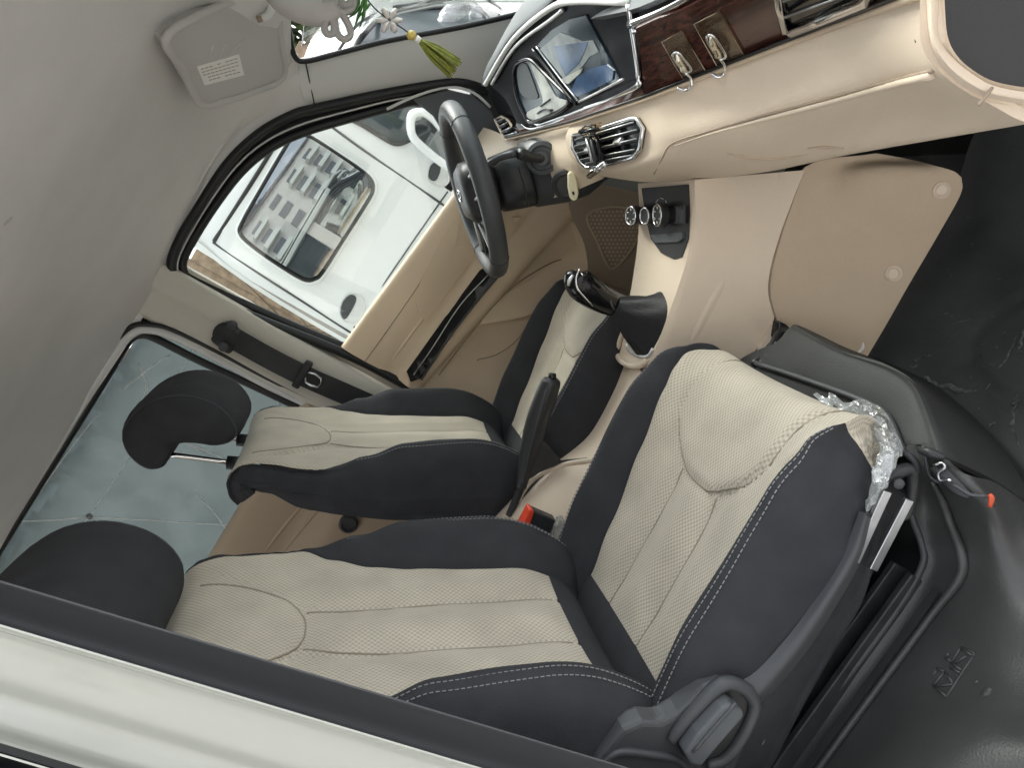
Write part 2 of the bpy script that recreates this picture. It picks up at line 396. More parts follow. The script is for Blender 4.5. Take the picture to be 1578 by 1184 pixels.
rail_lo = [Vector((-1.75, .722, 1.33)), Vector((-.80, .722, 1.325)), at(160, 560, y=.722), at(262, 408, y=.722), at(298, 330, y=.722), at(350, 250, y=.722), at(400, 201, y=.722), at(445, 176, y=.722), at(484, 163, y=.722)]
rail_lo[2] = Vector((-.30, .722, 1.29))
mid = [Vector(a).lerp(b, .5) + Vector((0, .004, .008)) for a, b in zip(rail_up, rail_lo)]
struct(patch('roof_rail', [rail_up, mid, rail_lo], M['liner'], nu=5, nv=5, thick=.01))
ap_up = aty([(460, 93, .625), (600, 64, .62), (740, 37, .62), (840, 6, .62), (900, -40, .62)])
ap_lo = aty([(472, 166, .726), (600, 139, .722), (690, 126, .722), (755, 130, .722), (860, 80, .722)])
ap_md = [a.lerp(b, .5) + Vector((-.006, -.012, 0)) for a, b in zip(ap_up, ap_lo)]
apil = struct(patch('pillar_trim', [ap_up, ap_md, ap_lo], M['pillar'], nu=6, nv=6, thick=.01))
tube_ = lambda nm, px, r, m, par=None, **k: tube(nm, aty(px), r, m, par, **k)
struct(tube('trim_joint', aty([(471, 96, .616), (478, 130, .665), (485, 162, .716)]), .0016, M['rubber']))
bp = []
for z, y in ((1.325, .712), (1.285, .704), (1.1, .700), (.9, .698), (.75, .698), (.55, .70)):
    bp.append([Vector((-.046, y + .03, z)), Vector((-.050, y + .004, z)), Vector((-.075, y - .004, z)), Vector((-.105, y - .002, z)), Vector((-.125, y + .010, z)), Vector((-.18, y + .012, z)), Vector((-.195, y + .022, z))])
bpil = struct(patch('pillar_cover', bp, M['beigepillar'], nu=5, nv=3, thick=.01))
# outer skin, all real panels
struct(make('roof_skin', *slab([(-1.8, -.80, 1.40), (.50, -.80, 1.40), (.64, -.4, 1.40), (.70, 0, 1.40), (.64, .4, 1.40), (.50, .80, 1.40), (-1.8, .80, 1.40)], Vector((0, 0, .045))), M['white'], None, False, bevel=.012))
struct(box('side_panel', (-.34, .79, .36), (2.9, .05, .72), M['white'], bevel=.01))
struct(box('side_rail', (-.75, .775, 1.365), (2.2, .07, .075), M['white'], bevel=.01))
struct(box('rear_wall', (-1.80, 0, .45), (.05, 1.6, .9), M['cream2'], bevel=.01))
struct(box('rear_side_panel', (-1.02, -.775, .43), (1.55, .05, .85), M['cream2'], bevel=.01))
struct(box('rear_pillar', (-.28, -.79, 1.1), (.16, .045, .62), M['cream2'], bevel=.01))
struct(box('firewall', (1.10, 0, .42), (.04, 1.60, .86), M['carpet'], bevel=.005))
struct(box('cowl', (1.20, 0, .80), (.24, 1.60, .06), M['black'], bevel=.01))
struct(box('cabin_floor', (-.35, 0, .0), (3.0, 1.60, .04), M['carpet'], bevel=.0))
struct(box('bonnet', (1.50, 0, .55), (.75, 1.5, .44), M['white'], bevel=.12))
# windscreen
ws = patch('windscreen', [[(.67, -.62 + .31 * j, 1.31 - .06 * (abs(-2 + j) / 2) ** 2) if False else (hx(-.62 + .31 * j) + .03, -.62 + .31 * j, 1.300 - .018 * abs(j - 2)) for j in range(5)],
                          [(hx(-.66 + .33 * j) + .30, -.66 + .33 * j, 1.06) for j in range(5)],
                          [(hx(-.70 + .35 * j) + .52, -.70 + .35 * j, .80) for j in range(5)]], M['glass'], nu=4, nv=4, thick=.004)
struct(ws)
struct(tube('windscreen_seal', aty([(560, -120, .1), (470, -60, .32), (441, 0, .48), (447, 55, .57), (454, 86, .61), (470, 94, .62), (520, 82, .62), (600, 62, .62), (740, 35, .62), (840, 6, .62), (900, -42, .62)]), .0065, M['rubber'], n=5))

# far door opening seals
s1 = [(645, 605, .718), (540, 549, .718), (400, 492, .718), (300, 452, .718), (272, 432, .718), (264, 408, .718), (276, 372, .718), (300, 331, .718), (350, 254, .718), (400, 206, .718), (450, 178, .718), (484, 168, .718), (600, 143, .718), (690, 128, .718), (728, 130, .722), (752, 140, .735)]
struct(tube('door_opening_seal', aty(s1), .0125, M['rubber'], seg=10, n=5))
dark_ring = lambda: None
struct(box('pillar_frame', (-.107, .752, .86), (.15, .03, 1.12), M['beigepillar'], bevel=.004))
struct(plate('corner_filler', [at(u, v, y=.742) for u, v in [(196, 476), (215, 468), (250, 476), (310, 508), (320, 535), (270, 520), (228, 506), (205, 510)]], (0, .01, 0), M['rubber'], bevel=0))
struct(box('side_rail', (-.72, .765, 1.385), (2.1, .07, .13), M['white'], bevel=.01))
struct(tube('pillar_frame', [Vector((.30, .765, 1.345)), Vector((.42, .76, 1.29)), Vector((.53, .74, 1.19)), Vector((.66, .735, 1.06)), Vector((.80, .735, .93)), Vector((.95, .735, .80))], .035, M['rubber'], n=4))
struct(tube('header_frame', [Vector((.50, .70, 1.335)), Vector((.60, .5, 1.345)), Vector((.66, .3, 1.35)), Vector((.69, 0, 1.355)), Vector((.66, -.3, 1.35)), Vector((.60, -.5, 1.345)), Vector((.50, -.70, 1.335))], .03, M['white'], n=3))
# near pillar: seal and painted body
sa = [at(-120 + 1150 * t, 899 + (-120 + 1150 * t) * .3035 , y=-.72) for t in (0, .25, .5, .75, 1)]
def nearrow(d, y): return [at(u, 936 + u * .298 + d, y=y) for u in (-160, 100, 400, 700, 1000, 1250)]
g = [nearrow(-38, -.738), nearrow(-34, -.725), nearrow(-22, -.7185), nearrow(0, -.7155), nearrow(18, -.718), nearrow(30, -.726), nearrow(34, -.742)]
struct(patch('pillar_seal', g, M['seal2'], nu=4, nv=3, thick=.0015))
g = [nearrow(30, -.752), nearrow(38, -.742), nearrow(58, -.741), nearrow(85, -.744), nearrow(112, -.747), nearrow(135, -.7475), nearrow(160, -.754), nearrow(185, -.760), nearrow(205, -.760), nearrow(222, -.775), nearrow(226, -.80)]
struct(patch('body_pillar', g, M['white'], nu=4, nv=3, thick=.0015))
g = [nearrow(223, -.792), nearrow(245, -.787), nearrow(262, -.80)]
struct(patch('edge_rubber', g, M['rubber'], nu=3, nv=3, thick=.006))

# ================================================================== DRIVER'S DOOR (far side)
dd = thing('driver_door', 'beige trimmed front door behind the steering wheel with a framed window', 'door', (.3, .74, .5))
def xz(pts, y=.72): return [at(u, v, y=y) for u, v in pts]
# the card: rows follow the belt line, then down
cx = [-.012, .10, .22, .34, .46, .56, .66]
def dz(x): return .832 - .045 * max(0, x) / .5 * (1 if x < .5 else 1) - (.03 * max(0, x - .5))
prof = [(0, .745), (.002, .715), (-.012, .700), (-.04, .695), (-.085, .697), (-.15, .712), (-.175, .700), (-.19, .680), (-.205, .676), (-.225, .684), (-.24, .70), (-.30, .712), (-.42, .708), (-.50, .700), (-.62, .700)]
g = []
for dzz, y in prof:
    g.append([Vector((x, y + (.004 if i == 0 else 0), dz(x) + dzz - (.01 * i if dzz < -.2 else 0))) for i, x in enumerate(cx)])
card = patch('door_card', g, M['doorcream_lit'], dd, nu=3, nv=4, thick=.02)
# pull recess, a raised teardrop rim above the armrest
def rec(px, off=.002): return line_on(card, px, off)
decal('pull_panel', card, [(640, 458), (652, 425), (670, 388), (690, 352), (704, 336), (708, 352), (702, 378), (724, 380), (732, 390), (702, 432), (668, 480), (650, 490)], M['doorcream_lit'], dd, th=.0045, n=3, step=9)
tube('card_groove', rec([(562, 558), (600, 505), (640, 447), (672, 395), (690, 360)], .0003), .0011, M['tan'], dd, n=5)
ridge('card_crease', card, [(592, 572), (630, 520), (690, 440), (728, 394)], .007, .004, M['doorcream_lit'], dd)
# dark armrest inlay
ar = [(634, 588), (632, 575), (655, 543), (700, 480), (745, 420), (760, 413), (770, 420), (735, 460), (690, 520), (650, 580)]
decal('armrest_inlay', card, ar, M['gloss'], dd, th=.014)
tube('inlay_strip', rec([(647, 582), (690, 522), (735, 463), (768, 424)], .016), .003, M['grey'], dd, n=4)
tube('inlay_strip', rec([(640, 578), (668, 536), (712, 474), (752, 424)], .0145), .0016, M['steel'], dd, n=4)
tube('panel_gap', rec([(676, 578), (720, 520), (780, 450), (850, 405), (893, 398), (905, 408)], .001), .002, M['tan'], dd, n=6)
tube('panel_gap', rec([(735, 555), (768, 545), (800, 520), (830, 470), (850, 440)], .001), .0012, M['tan'], dd, n=6)
pk = [(700, 560), (760, 545), (810, 540), (810, 600), (760, 640), (700, 600)]
# sail panel at the mirror
plate('mirror_sail', xz([(636, 152), (690, 137), (728, 146), (758, 172), (770, 200), (762, 232), (735, 258), (706, 268), (690, 215), (668, 178)], .715), (0, .018, 0), M['midgrey'], dd, bevel=.004)
plate('corner_filler', xz([(724, 136), (750, 128), (800, 140), (815, 190), (770, 245), (740, 262), (730, 200)], .752), (0, .012, 0), M['rubber'], dd, bevel=0)
tube('sail_rim', xz([(596, 168), (640, 148), (692, 134), (730, 143), (756, 165)], .712), .0035, M['pillar'], dd)
s2 = [(536, 537), (470, 510), (400, 479), (300, 432), (284, 418), (282, 402), (296, 372), (330, 318), (372, 264), (416, 228), (470, 203), (540, 182), (600, 166), (640, 156), (672, 170), (692, 205), (700, 270), (690, 292)]
_a = crom(xz([(536, 546), (400, 492), (300, 452), (272, 432), (264, 408), (276, 372), (300, 331), (350, 254), (400, 206), (450, 178), (484, 168), (540, 155), (600, 143), (640, 137), (690, 128)], .722), 6)
_b = crom(xz([(536, 536), (400, 479), (306, 435), (286, 420), (281, 402), (291, 374), (316, 338), (366, 268), (412, 230), (455, 208), (484, 199), (540, 182), (600, 166), (640, 157), (690, 150)], .748), 6)
patch('frame_channel', [_a, [p.lerp(q, .5) + Vector((0, .008, 0)) for p, q in zip(_a, _b)], _b], M['rubber'], dd, nu=2, nv=1, thick=.01)
fr = tube('window_frame', xz(s2, .742), .0115, M['rubber'], dd, seg=10, n=5)
tube('frame_highlight', xz([(536, 541), (400, 487), (296, 441), (276, 424), (274, 402), (289, 368), (324, 310), (366, 254), (412, 216), (468, 190), (540, 170), (600, 155), (640, 148)], .728), .003, M['silver'], dd, n=5)  # thin silver tube standing in for the highlight along the black seal
gp = [Vector((p.x, .748, p.z)) for p in xz(s2[1:-1], .748)] + [at(690, 320, y=.748), Vector((.3, .748, .78)), Vector((.0, .748, .78))]
plate('window_glass', gp, (0, .004, 0), M['glass'], dd, bevel=0)
plate('door_skin', [Vector((-.02, .775, .02)), Vector((1.0, .775, .02)), Vector((1.0, .775, .70)), Vector((.66, .775, .70)), Vector((-.02, .775, .755))], (0, .012, 0), M['white'], dd, bevel=.004)

# door front part: the hollow by the pedals, speaker panel
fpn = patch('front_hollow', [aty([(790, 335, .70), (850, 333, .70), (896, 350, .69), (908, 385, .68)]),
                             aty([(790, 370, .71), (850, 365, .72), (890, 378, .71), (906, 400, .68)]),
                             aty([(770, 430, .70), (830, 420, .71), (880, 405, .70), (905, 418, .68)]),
                             aty([(740, 500, .69), (800, 490, .69), (860, 470, .69), (900, 450, .68)])], M['doorcream_lit'], dd, nu=5, nv=5, thick=.01)
kp = patch('speaker_panel', [aty([(870, 270, .66), (930, 285, .64), (992, 300, .60)]), aty([(880, 330, .67), (935, 345, .64), (995, 345, .60)]),
                             aty([(900, 375, .67), (940, 390, .64), (990, 400, .60)]), aty([(908, 425, .67), (945, 440, .64), (985, 450, .60)])], M['tan'], dd, nu=5, nv=5, thick=.01)
gr = [(905, 338), (915, 325), (945, 318), (975, 325), (987, 350), (982, 372), (962, 400), (945, 414), (935, 405), (920, 370)]
tube('grille_rim', line_on(kp, gr, .003), .0035, M['cream2'], dd, closed=True, n=4)
parts = []
for i in range(13):
    for j in range(14):
        u = 908 + i * 6.2 + (3.1 if j % 2 else 0); v = 326 + j * 6.2
        # inside test
        n = len(gr); ins = False
        for a in range(n):
            (x1, y1), (x2, y2) = gr[a], gr[a - 1]
            if (y1 > v) != (y2 > v) and u < (x2 - x1) * (v - y1) / (y2 - y1) + x1: ins = not ins
        if ins:
            p, nn = hit(kp, u, v, .0005); parts.append(lathe(None, [(.0042, 0), (.0042, .0015), (.0028, .0022)], p, nn, None, seg=6))
stuff(join('grille_cells', parts, M['cream2'], dd, smooth=False))

# ================================================================== REAR SIDE DOOR (far side, behind the driver)
rd = thing('sliding_door', 'beige rear side door behind the seats with a large dusty window', 'door', (-.6, .74, .5))
o1 = [(500, 626), (412, 583), (333, 541), (265, 508), (228, 500), (203, 503), (178, 526), (150, 568), (80, 682), (0, 812), (-90, 960)]
o2 = [(500, 634), (412, 593), (333, 550), (265, 516), (226, 507), (206, 512), (186, 530), (157, 574), (84, 692), (0, 828), (-90, 978)]
o3 = [(500, 648), (464, 630), (412, 605), (307, 556), (240, 522), (217, 516), (200, 524), (178, 558), (150, 604), (84, 710), (0, 846), (-90, 995)]
tube('door_seal', xz(o1, .716), .0065, M['rubber'], rd, n=4)
tube('frame', xz(o2, .728), .0125, M['pillar'], rd, n=4)
tube('window_seal', xz(o3, .738), .0105, M['rubber'], rd, n=4)
plate('window_glass', [(-1.25, .752, 1.33), (-.22, .752, 1.28), (-.19, .752, 1.24), (-.19, .752, .80), (-1.25, .752, .85)], (0, .004, 0), M['film'], rd, bevel=0)
# the film's creases run out from one pinched point
crs = [[(60, 760), (110, 690), (150, 640)], [(190, 600), (240, 560), (262, 548)], [(300, 760), (330, 790), (352, 822)], [(215, 560), (225, 600), (205, 640)], [(138, 797), (210, 690), (285, 562), (300, 536)], [(138, 797), (250, 803), (380, 812)], [(138, 797), (90, 850), (50, 905), (20, 950)], [(0, 803), (60, 803), (138, 797)], [(280, 680), (330, 700), (372, 722)], [(145, 800), (170, 812), (200, 822)], [(255, 668), (318, 700)], [(415, 605), (435, 628)]]
for c in crs: tube('film_crease', xz(c, .748), .0018, M['crease'], rd, seg=6)
lathe('film_pinch', [(.008, 0), (.009, .003), (.004, .006)], at(138, 796, y=.750), (0, -1, 0), M['palefilm'], rd, seg=12)
g = []
for dzz, y in [(.0, .755), (.004, .735), (-.006, .715), (-.03, .708), (-.10, .712), (-.15, .722), (-.19, .716), (-.24, .700), (-.30, .705), (-.45, .715), (-.7, .715)]:
    g.append([Vector((x, y, .845 + dzz)) for x in (-1.7, -1.3, -1.0, -.8, -.6, -.4, -.19)])
rc = patch('door_card', g, M['cream2'], rd, nu=3, nv=3, thick=.02)
for c in [[(400, 862), (430, 822), (456, 790), (478, 765)], [(424, 866), (456, 826), (486, 790), (505, 768)]]:
    ridge('card_crease', rc, c, .008, .005, M['cream2'], rd, n=8)
lathe('winder_knob', [(.026, 0), (.027, .012), (.022, .02), (.018, .02), (.016, .014), (.012, .014)], at(537, 806, y=.70), (0, -1, 0), M['grey'], rd, seg=20)

# seat belt on the pillar
sb = thing('seat_belt', 'black seat belt with slotted metal tongue on the pale pillar', 'seat belt', (-.12, .69, 1.0))
lathe('guide_hinge', [(.001, -.004), (.030, -.002), (.034, .010), (.026, .020), (.010, .023)], at(350, 516, y=.698), (0, -1, 0), M['black'], sb, seg=20, sx=1.0)
box('anchor_cover', at(352, 520, y=.688), (.07, .022, .06), M['black'], sb, Matrix.Rotation(R(12), 3, 'Y'), bevel=.01)
for q in ((358, 501), (345, 534)): lathe('guide_bolt', [(.013, 0), (.012, .010), (.006, .012)], at(*q, y=.676), (0, -1, 0), M['grey'], sb, seg=12)
def strap(name, pts, wv, th, m, par):
    vs = []; W = Vector(wv)
    P = crom(pts, 3)
    for p in P: vs += [p - W, p + W, p + W + Vector((0, -th, 0)), p - W + Vector((0, -th, 0))]
    fs = gridfaces(len(P), 4, False, True) + [(0, 1, 2, 3), tuple(range(len(vs) - 1, len(vs) - 5, -1))]
    return make(name, vs, fs, m, par, False, bevel=.0008)
strap('webbing', [at(365, 524, y=.676), at(415, 552, y=.674), at(470, 580, y=.672), at(520, 602, y=.672), at(580, 628, y=.675)], (.028, 0, .004), .003, M['black'], sb)
box('tongue_grip', at(466, 577, y=.664), (.080, .018, .020), M['black'], sb, bevel=.005)
tp = [at(u, v, y=.662) for u, v in [(474, 574), (495, 583), (490, 597), (471, 589)]]
tube('tongue', tp, .0032, M['steel'], sb, closed=True, n=2, seg=6)

# ================================================================== DASHBOARD
db = thing('dashboard', 'cream dashboard with burgundy wood strip and black framed display running across the cabin', 'dashboard', (.72, 0, .65))
rA = [(1422, -22, -.735), (1290, 38, -.53), (1150, 92, -.34), (1040, 135, -.22), (980, 157, -.12), (920, 177, .02), (880, 190, .14)]
rB = [(1432, 62, -.738), (1310, 92, -.53), (1170, 140, -.35), (1060, 172, -.23), (1008, 180, -.16), (935, 200, .01), (872, 212, .155)]
rC = [(1456, 114, -.738), (1350, 133, -.55), (1200, 175, -.37), (1090, 207, -.26), (1012, 226, -.155), (945, 240, .0), (878, 240, .155)]
rD = [(1525, 160, -.74), (1420, 172, -.56), (1270, 208, -.38), (1130, 240, -.25), (1015, 256, -.13), (950, 266, .0), (893, 252, .14)]
rE = [(1600, 188, -.742), (1430, 217, -.53), (1300, 240, -.36), (1180, 265, -.22), (1090, 275, -.10), (1005, 280, .0), (920, 270, .12)]
g = [aty(r) for r in (rA, rB, rC, rD, rE)]
g.append([p + Vector((.05, 0, -.004)) for p in g[-1]])
fas = patch('fascia', g, M['cream'], db, nu=6, nv=6, thick=.01)
# driver's side end of the fascia, beyond the steering column
g = [aty([(905, 182, .08), (865, 194, .20), (815, 210, .38), (790, 214, .46), (762, 202, .60), (745, 196, .70)]),
     aty([(900, 215, .12), (862, 215, .22), (812, 228, .40), (785, 232, .48), (752, 225, .60), (733, 215, .70)]),
     aty([(898, 250, .13), (858, 250, .24), (805, 262, .41), (775, 262, .50), (740, 250, .62), (722, 240, .70)]),
     aty([(930, 275, .13), (870, 300, .26), (810, 315, .42), (775, 310, .52), (735, 290, .63), (715, 280, .70)])]
fas2 = patch('driver_fascia', g, M['cream'], db, nu=5, nv=5, thick=.01)
# wood strip
wA = [(1420, -12, -.735), (1290, 37, -.53), (1150, 91, -.34), (1040, 134, -.22), (990, 153, -.138)]
wB = [(1360, -80, -.745), (1240, -20, -.56), (1100, 45, -.36), (1015, 86, -.25), (986, 98, -.205)]
wC = [(1330, -160, -.75), (1200, -90, -.58), (1075, 5, -.38), (1005, 35, -.29), (977, 48, -.25)]
g = [[p + Vector((.004, 0, 0)) for p in aty(r)] for r in (wA, wB, wC)]
wd = patch('wood_trim', g, M['wood'], db, nu=6, nv=6, thick=.008)
wA2 = wA + [(920, 176, .02), (880, 189, .14), (815, 205, .35), (785, 212, .46)]
g = [[p + Vector((.004, 0, 0)) for p in aty(r)] for r in ([(992, 153, -.138), (920, 176, .02), (880, 189, .14), (815, 206, .35), (785, 213, .46)], [(988, 143, -.15), (930, 164, .01), (888, 178, .13), (824, 198, .34), (790, 203, .45)], [(984, 132, -.16), (940, 150, 0), (893, 166, .12), (829, 190, .33), (796, 188, .41)])]
patch('wood_trim', g, M['wood'], db, nu=4, nv=6, thick=.008)
tube('trim_lip', [p + Vector((-.004, 0, .001)) for p in aty(wA2)], .0035, M['cream2'], db, n=5)
tube('trim_line', [p + Vector((-.003, 0, .007)) for p in aty(wA2)], .002, M['rubber'], db, n=5)
tube('chrome_strip', aty([(1160, -65, -.45), (1060, -4, -.35), (1010, 22, -.28), (970, 38, -.22)]), .0055, M['chrome'], db, n=5)
tube('chrome_strip', aty([(1190, -70, -.47), (1100, -4, -.38), (1030, 28, -.29), (975, 49, -.225)]), .0028, M['chrome'], db, n=5)
# dash top
g = [[Vector((x0 + .004, y, z0)) for (x0, y, z0) in [(.79, -.74, .80), (.79, -.45, .80), (.775, -.25, .815), (.80, .0, .83), (.82, .3, .84), (.80, .55, .85), (.77, .74, .86)]],
     [Vector((.92, y, .845)) for y in (-.74, -.45, -.25, 0, .3, .55, .74)], [Vector((1.12, y, .82)) for y in (-.74, -.45, -.25, 0, .3, .55, .74)]]
patch('top_pad', g, M['midgrey'], db, nu=4, nv=4, thick=.01)
# glovebox edge
gl = [(1438, 113), (1350, 135), (1250, 163), (1165, 186), (1090, 207), (1040, 224)]
tube('lid_ridge', line_on(fas, gl, .0015), [.0042, .0042, .004, .0028, .0014, .001], M['cream'], db, n=5)
tube('lid_gap', line_on(fas, [(a, b - 5) for a, b in gl[:4]] + [(1085, 204), (1036, 221), (1020, 245), (1008, 268)], .0006), [.0022, .0022, .0018, .0012, .0008], M['tan'], db, n=5)
tube('latch_recess', line_on(fas, [(1120, 236), (1150, 242), (1200, 244), (1245, 238)], .0004), [.001, .0022, .002, .001], M['cream2'], db, n=5)
tube('latch_mark', line_on(fas, [(1245, 228), (1270, 226), (1300, 228)], .0004), [.001, .0025, .001], M['cream2'], db, n=4)
lathe('latch_hole', [(.004, 0), (.003, .001)], hit(fas, 1274, 227)[0], hit(fas, 1274, 227)[1], M['tan'], db, seg=10)
# end cap toward the open door
ring = [(1418, -60), (1422, 0), (1430, 70), (1452, 112), (1490, 142), (1530, 157), (1590, 166), (1640, 170)]
rin = [(1445, -60), (1447, 0), (1447, 55), (1470, 90), (1505, 118), (1535, 133), (1590, 143), (1640, 146)]
g = [[at(u, v, y=-.735) for u, v in ring], [at((a[0] + b[0]) / 2, (a[1] + b[1]) / 2, y=-.752) for a, b in zip(ring, rin)], [at(u, v, y=-.748) for u, v in rin]]
patch('end_ring', g, M['cream'], db, nu=4, nv=5, thick=.012)
tube('ring_joint', [at(1507, 162, y=-.7555), at(1518, 150, y=-.757), at(1529, 135, y=-.7545)], .0014, M['tan'], db, n=3)
pts = [at(u, v, y=-.738) for u, v in rin] + [at(1700, 60, y=-.738), at(1700, -60, y=-.738)]
plate('end_panel', pts, (0, .03, 0), M['black'], db, bevel=0)

# display housing (binnacle)
top = [(750, 128, .49), (793, 57, .33), (858, 10, .08), (915, 2, -.05), (970, 8, -.19)]
bot = [(797, 190, .41), (830, 193, .32), (893, 168, .12), (940, 152, 0), (985, 136, -.155)]
T3, B3 = aty(top), aty(bot)
md = [a.lerp(b, .5) + Vector((.012, 0, 0)) for a, b in zip(T3, B3)]
hs_ = patch('display_face', [T3, md, B3], M['gloss2'], db, nu=8, nv=8, thick=.01)
o1 = aty([(742, 130, .50), (785, 55, .35), (838, 8, .13), (860, -12, .05), (900, -22, -.03), (975, -20, -.2)])
o2 = [p + Vector((.06, 0, .012)) for p in o1]; o3 = [p + Vector((.16, 0, -.01)) for p in o1]
i1 = [p + Vector((.01, 0, -.012)) for p in o1]
patch('hood', [i1, o1, o2, o3], M['midgrey'], db, nu=5, nv=6, thick=.006)
tube('hood_lip', aty([(748, 130, .49), (790, 62, .335), (845, 14, .11), (885, 2, 0), (970, 3, -.195)]), .0055, M['pillar'], db, n=5)
tube('bezel_strip', line_on(hs_, [(760, 128), (796, 72), (850, 30), (870, 14)], .004), .004, M['silver'], db, n=5)
tube('bezel', aty([(968, 6, -.20), (978, 70, -.185), (984, 118, -.165), (982, 132, -.155), (940, 153, 0), (893, 170, .12), (850, 186, .26), (828, 191, .33), (808, 176, .39), (792, 150, .43)]), .0042, M['chrome'], db, n=5)
tube('inner_bezel', aty([(960, 122, -.12), (930, 138, .0), (892, 157, .11)]), .0022, M['silver'], db, n=4)
scr = [(826, 72), (852, 45), (880, 28), (905, 22), (925, 60), (945, 95), (958, 122), (925, 140), (890, 156), (870, 130), (845, 98)]
lcd = decal('screen', hs_, scr, M['lcd'], db, th=.003)
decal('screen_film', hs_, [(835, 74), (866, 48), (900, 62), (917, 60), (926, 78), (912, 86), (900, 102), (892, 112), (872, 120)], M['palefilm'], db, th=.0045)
decal('blue_reflection_film', hs_, [(857, 70), (880, 66), (910, 62), (905, 76), (896, 96), (875, 116), (866, 96)], M['bluerefl'], db, th=.0052)
decal('blue_reflection_film', hs_, [(893, 118), (912, 105), (938, 98), (950, 108), (948, 122), (920, 136), (893, 148), (884, 138)], M['bluerefl'], db, th=.0052)
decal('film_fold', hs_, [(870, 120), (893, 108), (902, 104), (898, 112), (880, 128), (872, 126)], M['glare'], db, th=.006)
tube('screen_divider', line_on(hs_, [(824, 74), (842, 98), (866, 130), (890, 160)], .004), .004, M['gloss'], db, n=4)
tube('screen_edge', line_on(hs_, [(830, 70), (846, 92), (870, 124), (893, 152)], .005), .0016, M['silver'], db, n=4)
# left dial
dl = [(797, 100), (810, 91), (822, 92), (840, 110), (862, 132), (880, 152), (874, 165), (850, 178), (822, 188), (812, 178), (800, 150), (795, 122)]
decal('dial_face', hs_, dl, M['lcd'], db, th=.003, n=3)
tube('dial_ring', line_on(hs_, dl, .004), .0045, M['gloss'], db, closed=True, n=4)
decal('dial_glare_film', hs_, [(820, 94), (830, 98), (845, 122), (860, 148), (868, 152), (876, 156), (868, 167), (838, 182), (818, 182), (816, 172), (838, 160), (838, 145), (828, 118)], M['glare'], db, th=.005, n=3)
decal('dial_shadow_patch', hs_, [(800, 104), (812, 96), (820, 112), (830, 140), (832, 150), (818, 152), (804, 140)], M['midgrey'], db, th=.005, n=3)  # flat grey patch painting the shadowed part of the dial
for c in ([(837, 163), (845, 157), (852, 152)], [(832, 174), (842, 168), (856, 168)], [(845, 167), (852, 171), (856, 168)]):
    tube('dial_needle', line_on(hs_, c, .0065), .0014, M['rubber'], db, n=3, seg=6)
tube('dial_chrome', aty([(782, 150, .47), (792, 172, .44), (806, 192, .40), (820, 198, .35), (850, 190, .25), (875, 180, .18)]), .003, M['chrome'], db, n=5)

patch('corner_trim', [aty([(742, 122, .60), (752, 140, .62), (764, 168, .63), (782, 196, .60)]), aty([(752, 120, .52), (766, 140, .53), (780, 166, .52), (797, 194, .50)]), aty([(760, 118, .47), (778, 140, .47), (792, 164, .46), (806, 190, .43)])], M['gloss2'], db, nu=4, nv=4, thick=.004)
# air vents
def vent(name, surf, outline, slats, tabs, m_frame='chrome', rr=.0038):
    v = decal(name, surf, outline, M['gloss'], db, th=.004)
    tube('vent_frame', line_on(surf, outline, .006), rr, M[m_frame], v, closed=True, n=1, seg=8)
    for a, b in slats: tube('slat', line_on(surf, [a, b], .008), .0028, M['black'], v, n=2, seg=6, flat=1)
    for a, b in slats: tube('slat_edge', line_on(surf, [(a[0], a[1] - 2), (b[0], b[1] - 2)], .0105), .0011, M['steel'], v, n=2, seg=6)
    for a in tabs:
        p, nn = hit(surf, *a, .011); box('vent_tab', p, (.012, .030, .008), M['silver'], v, bevel=.002)
    return v
vent('air_vent', fas, [(888, 208), (930, 196), (978, 180), (986, 181), (996, 197), (991, 228), (981, 243), (950, 252), (908, 255), (899, 249), (886, 226)],
     [((893, 216), (985, 187)), ((892, 226), (990, 200)), ((896, 236), (990, 214)), ((902, 246), (986, 230)), ((910, 252), (982, 240))], [(915, 229), (962, 216)])
vent('air_vent', fas2, [(766, 186), (776, 181), (786, 186), (803, 208), (798, 214), (782, 216)], [((771, 192), (783, 186)), ((775, 199), (789, 191)), ((779, 206), (794, 198)), ((783, 212), (799, 205))], [], 'cream', .003)
vent('air_vent', wd, [(1203, -40), (1206, 0), (1214, 38), (1222, 41), (1270, 22), (1340, -8), (1360, -40), (1300, -70)], [((1215, -10), (1300, -36)), ((1216, 14), (1320, -24))], [], 'chrome', .0062)

# heater panel and centre stack: one console thing
cc = thing('centre_console', 'cream centre console with black heater panel and gear lever opening', 'console', (.5, 0, .3))
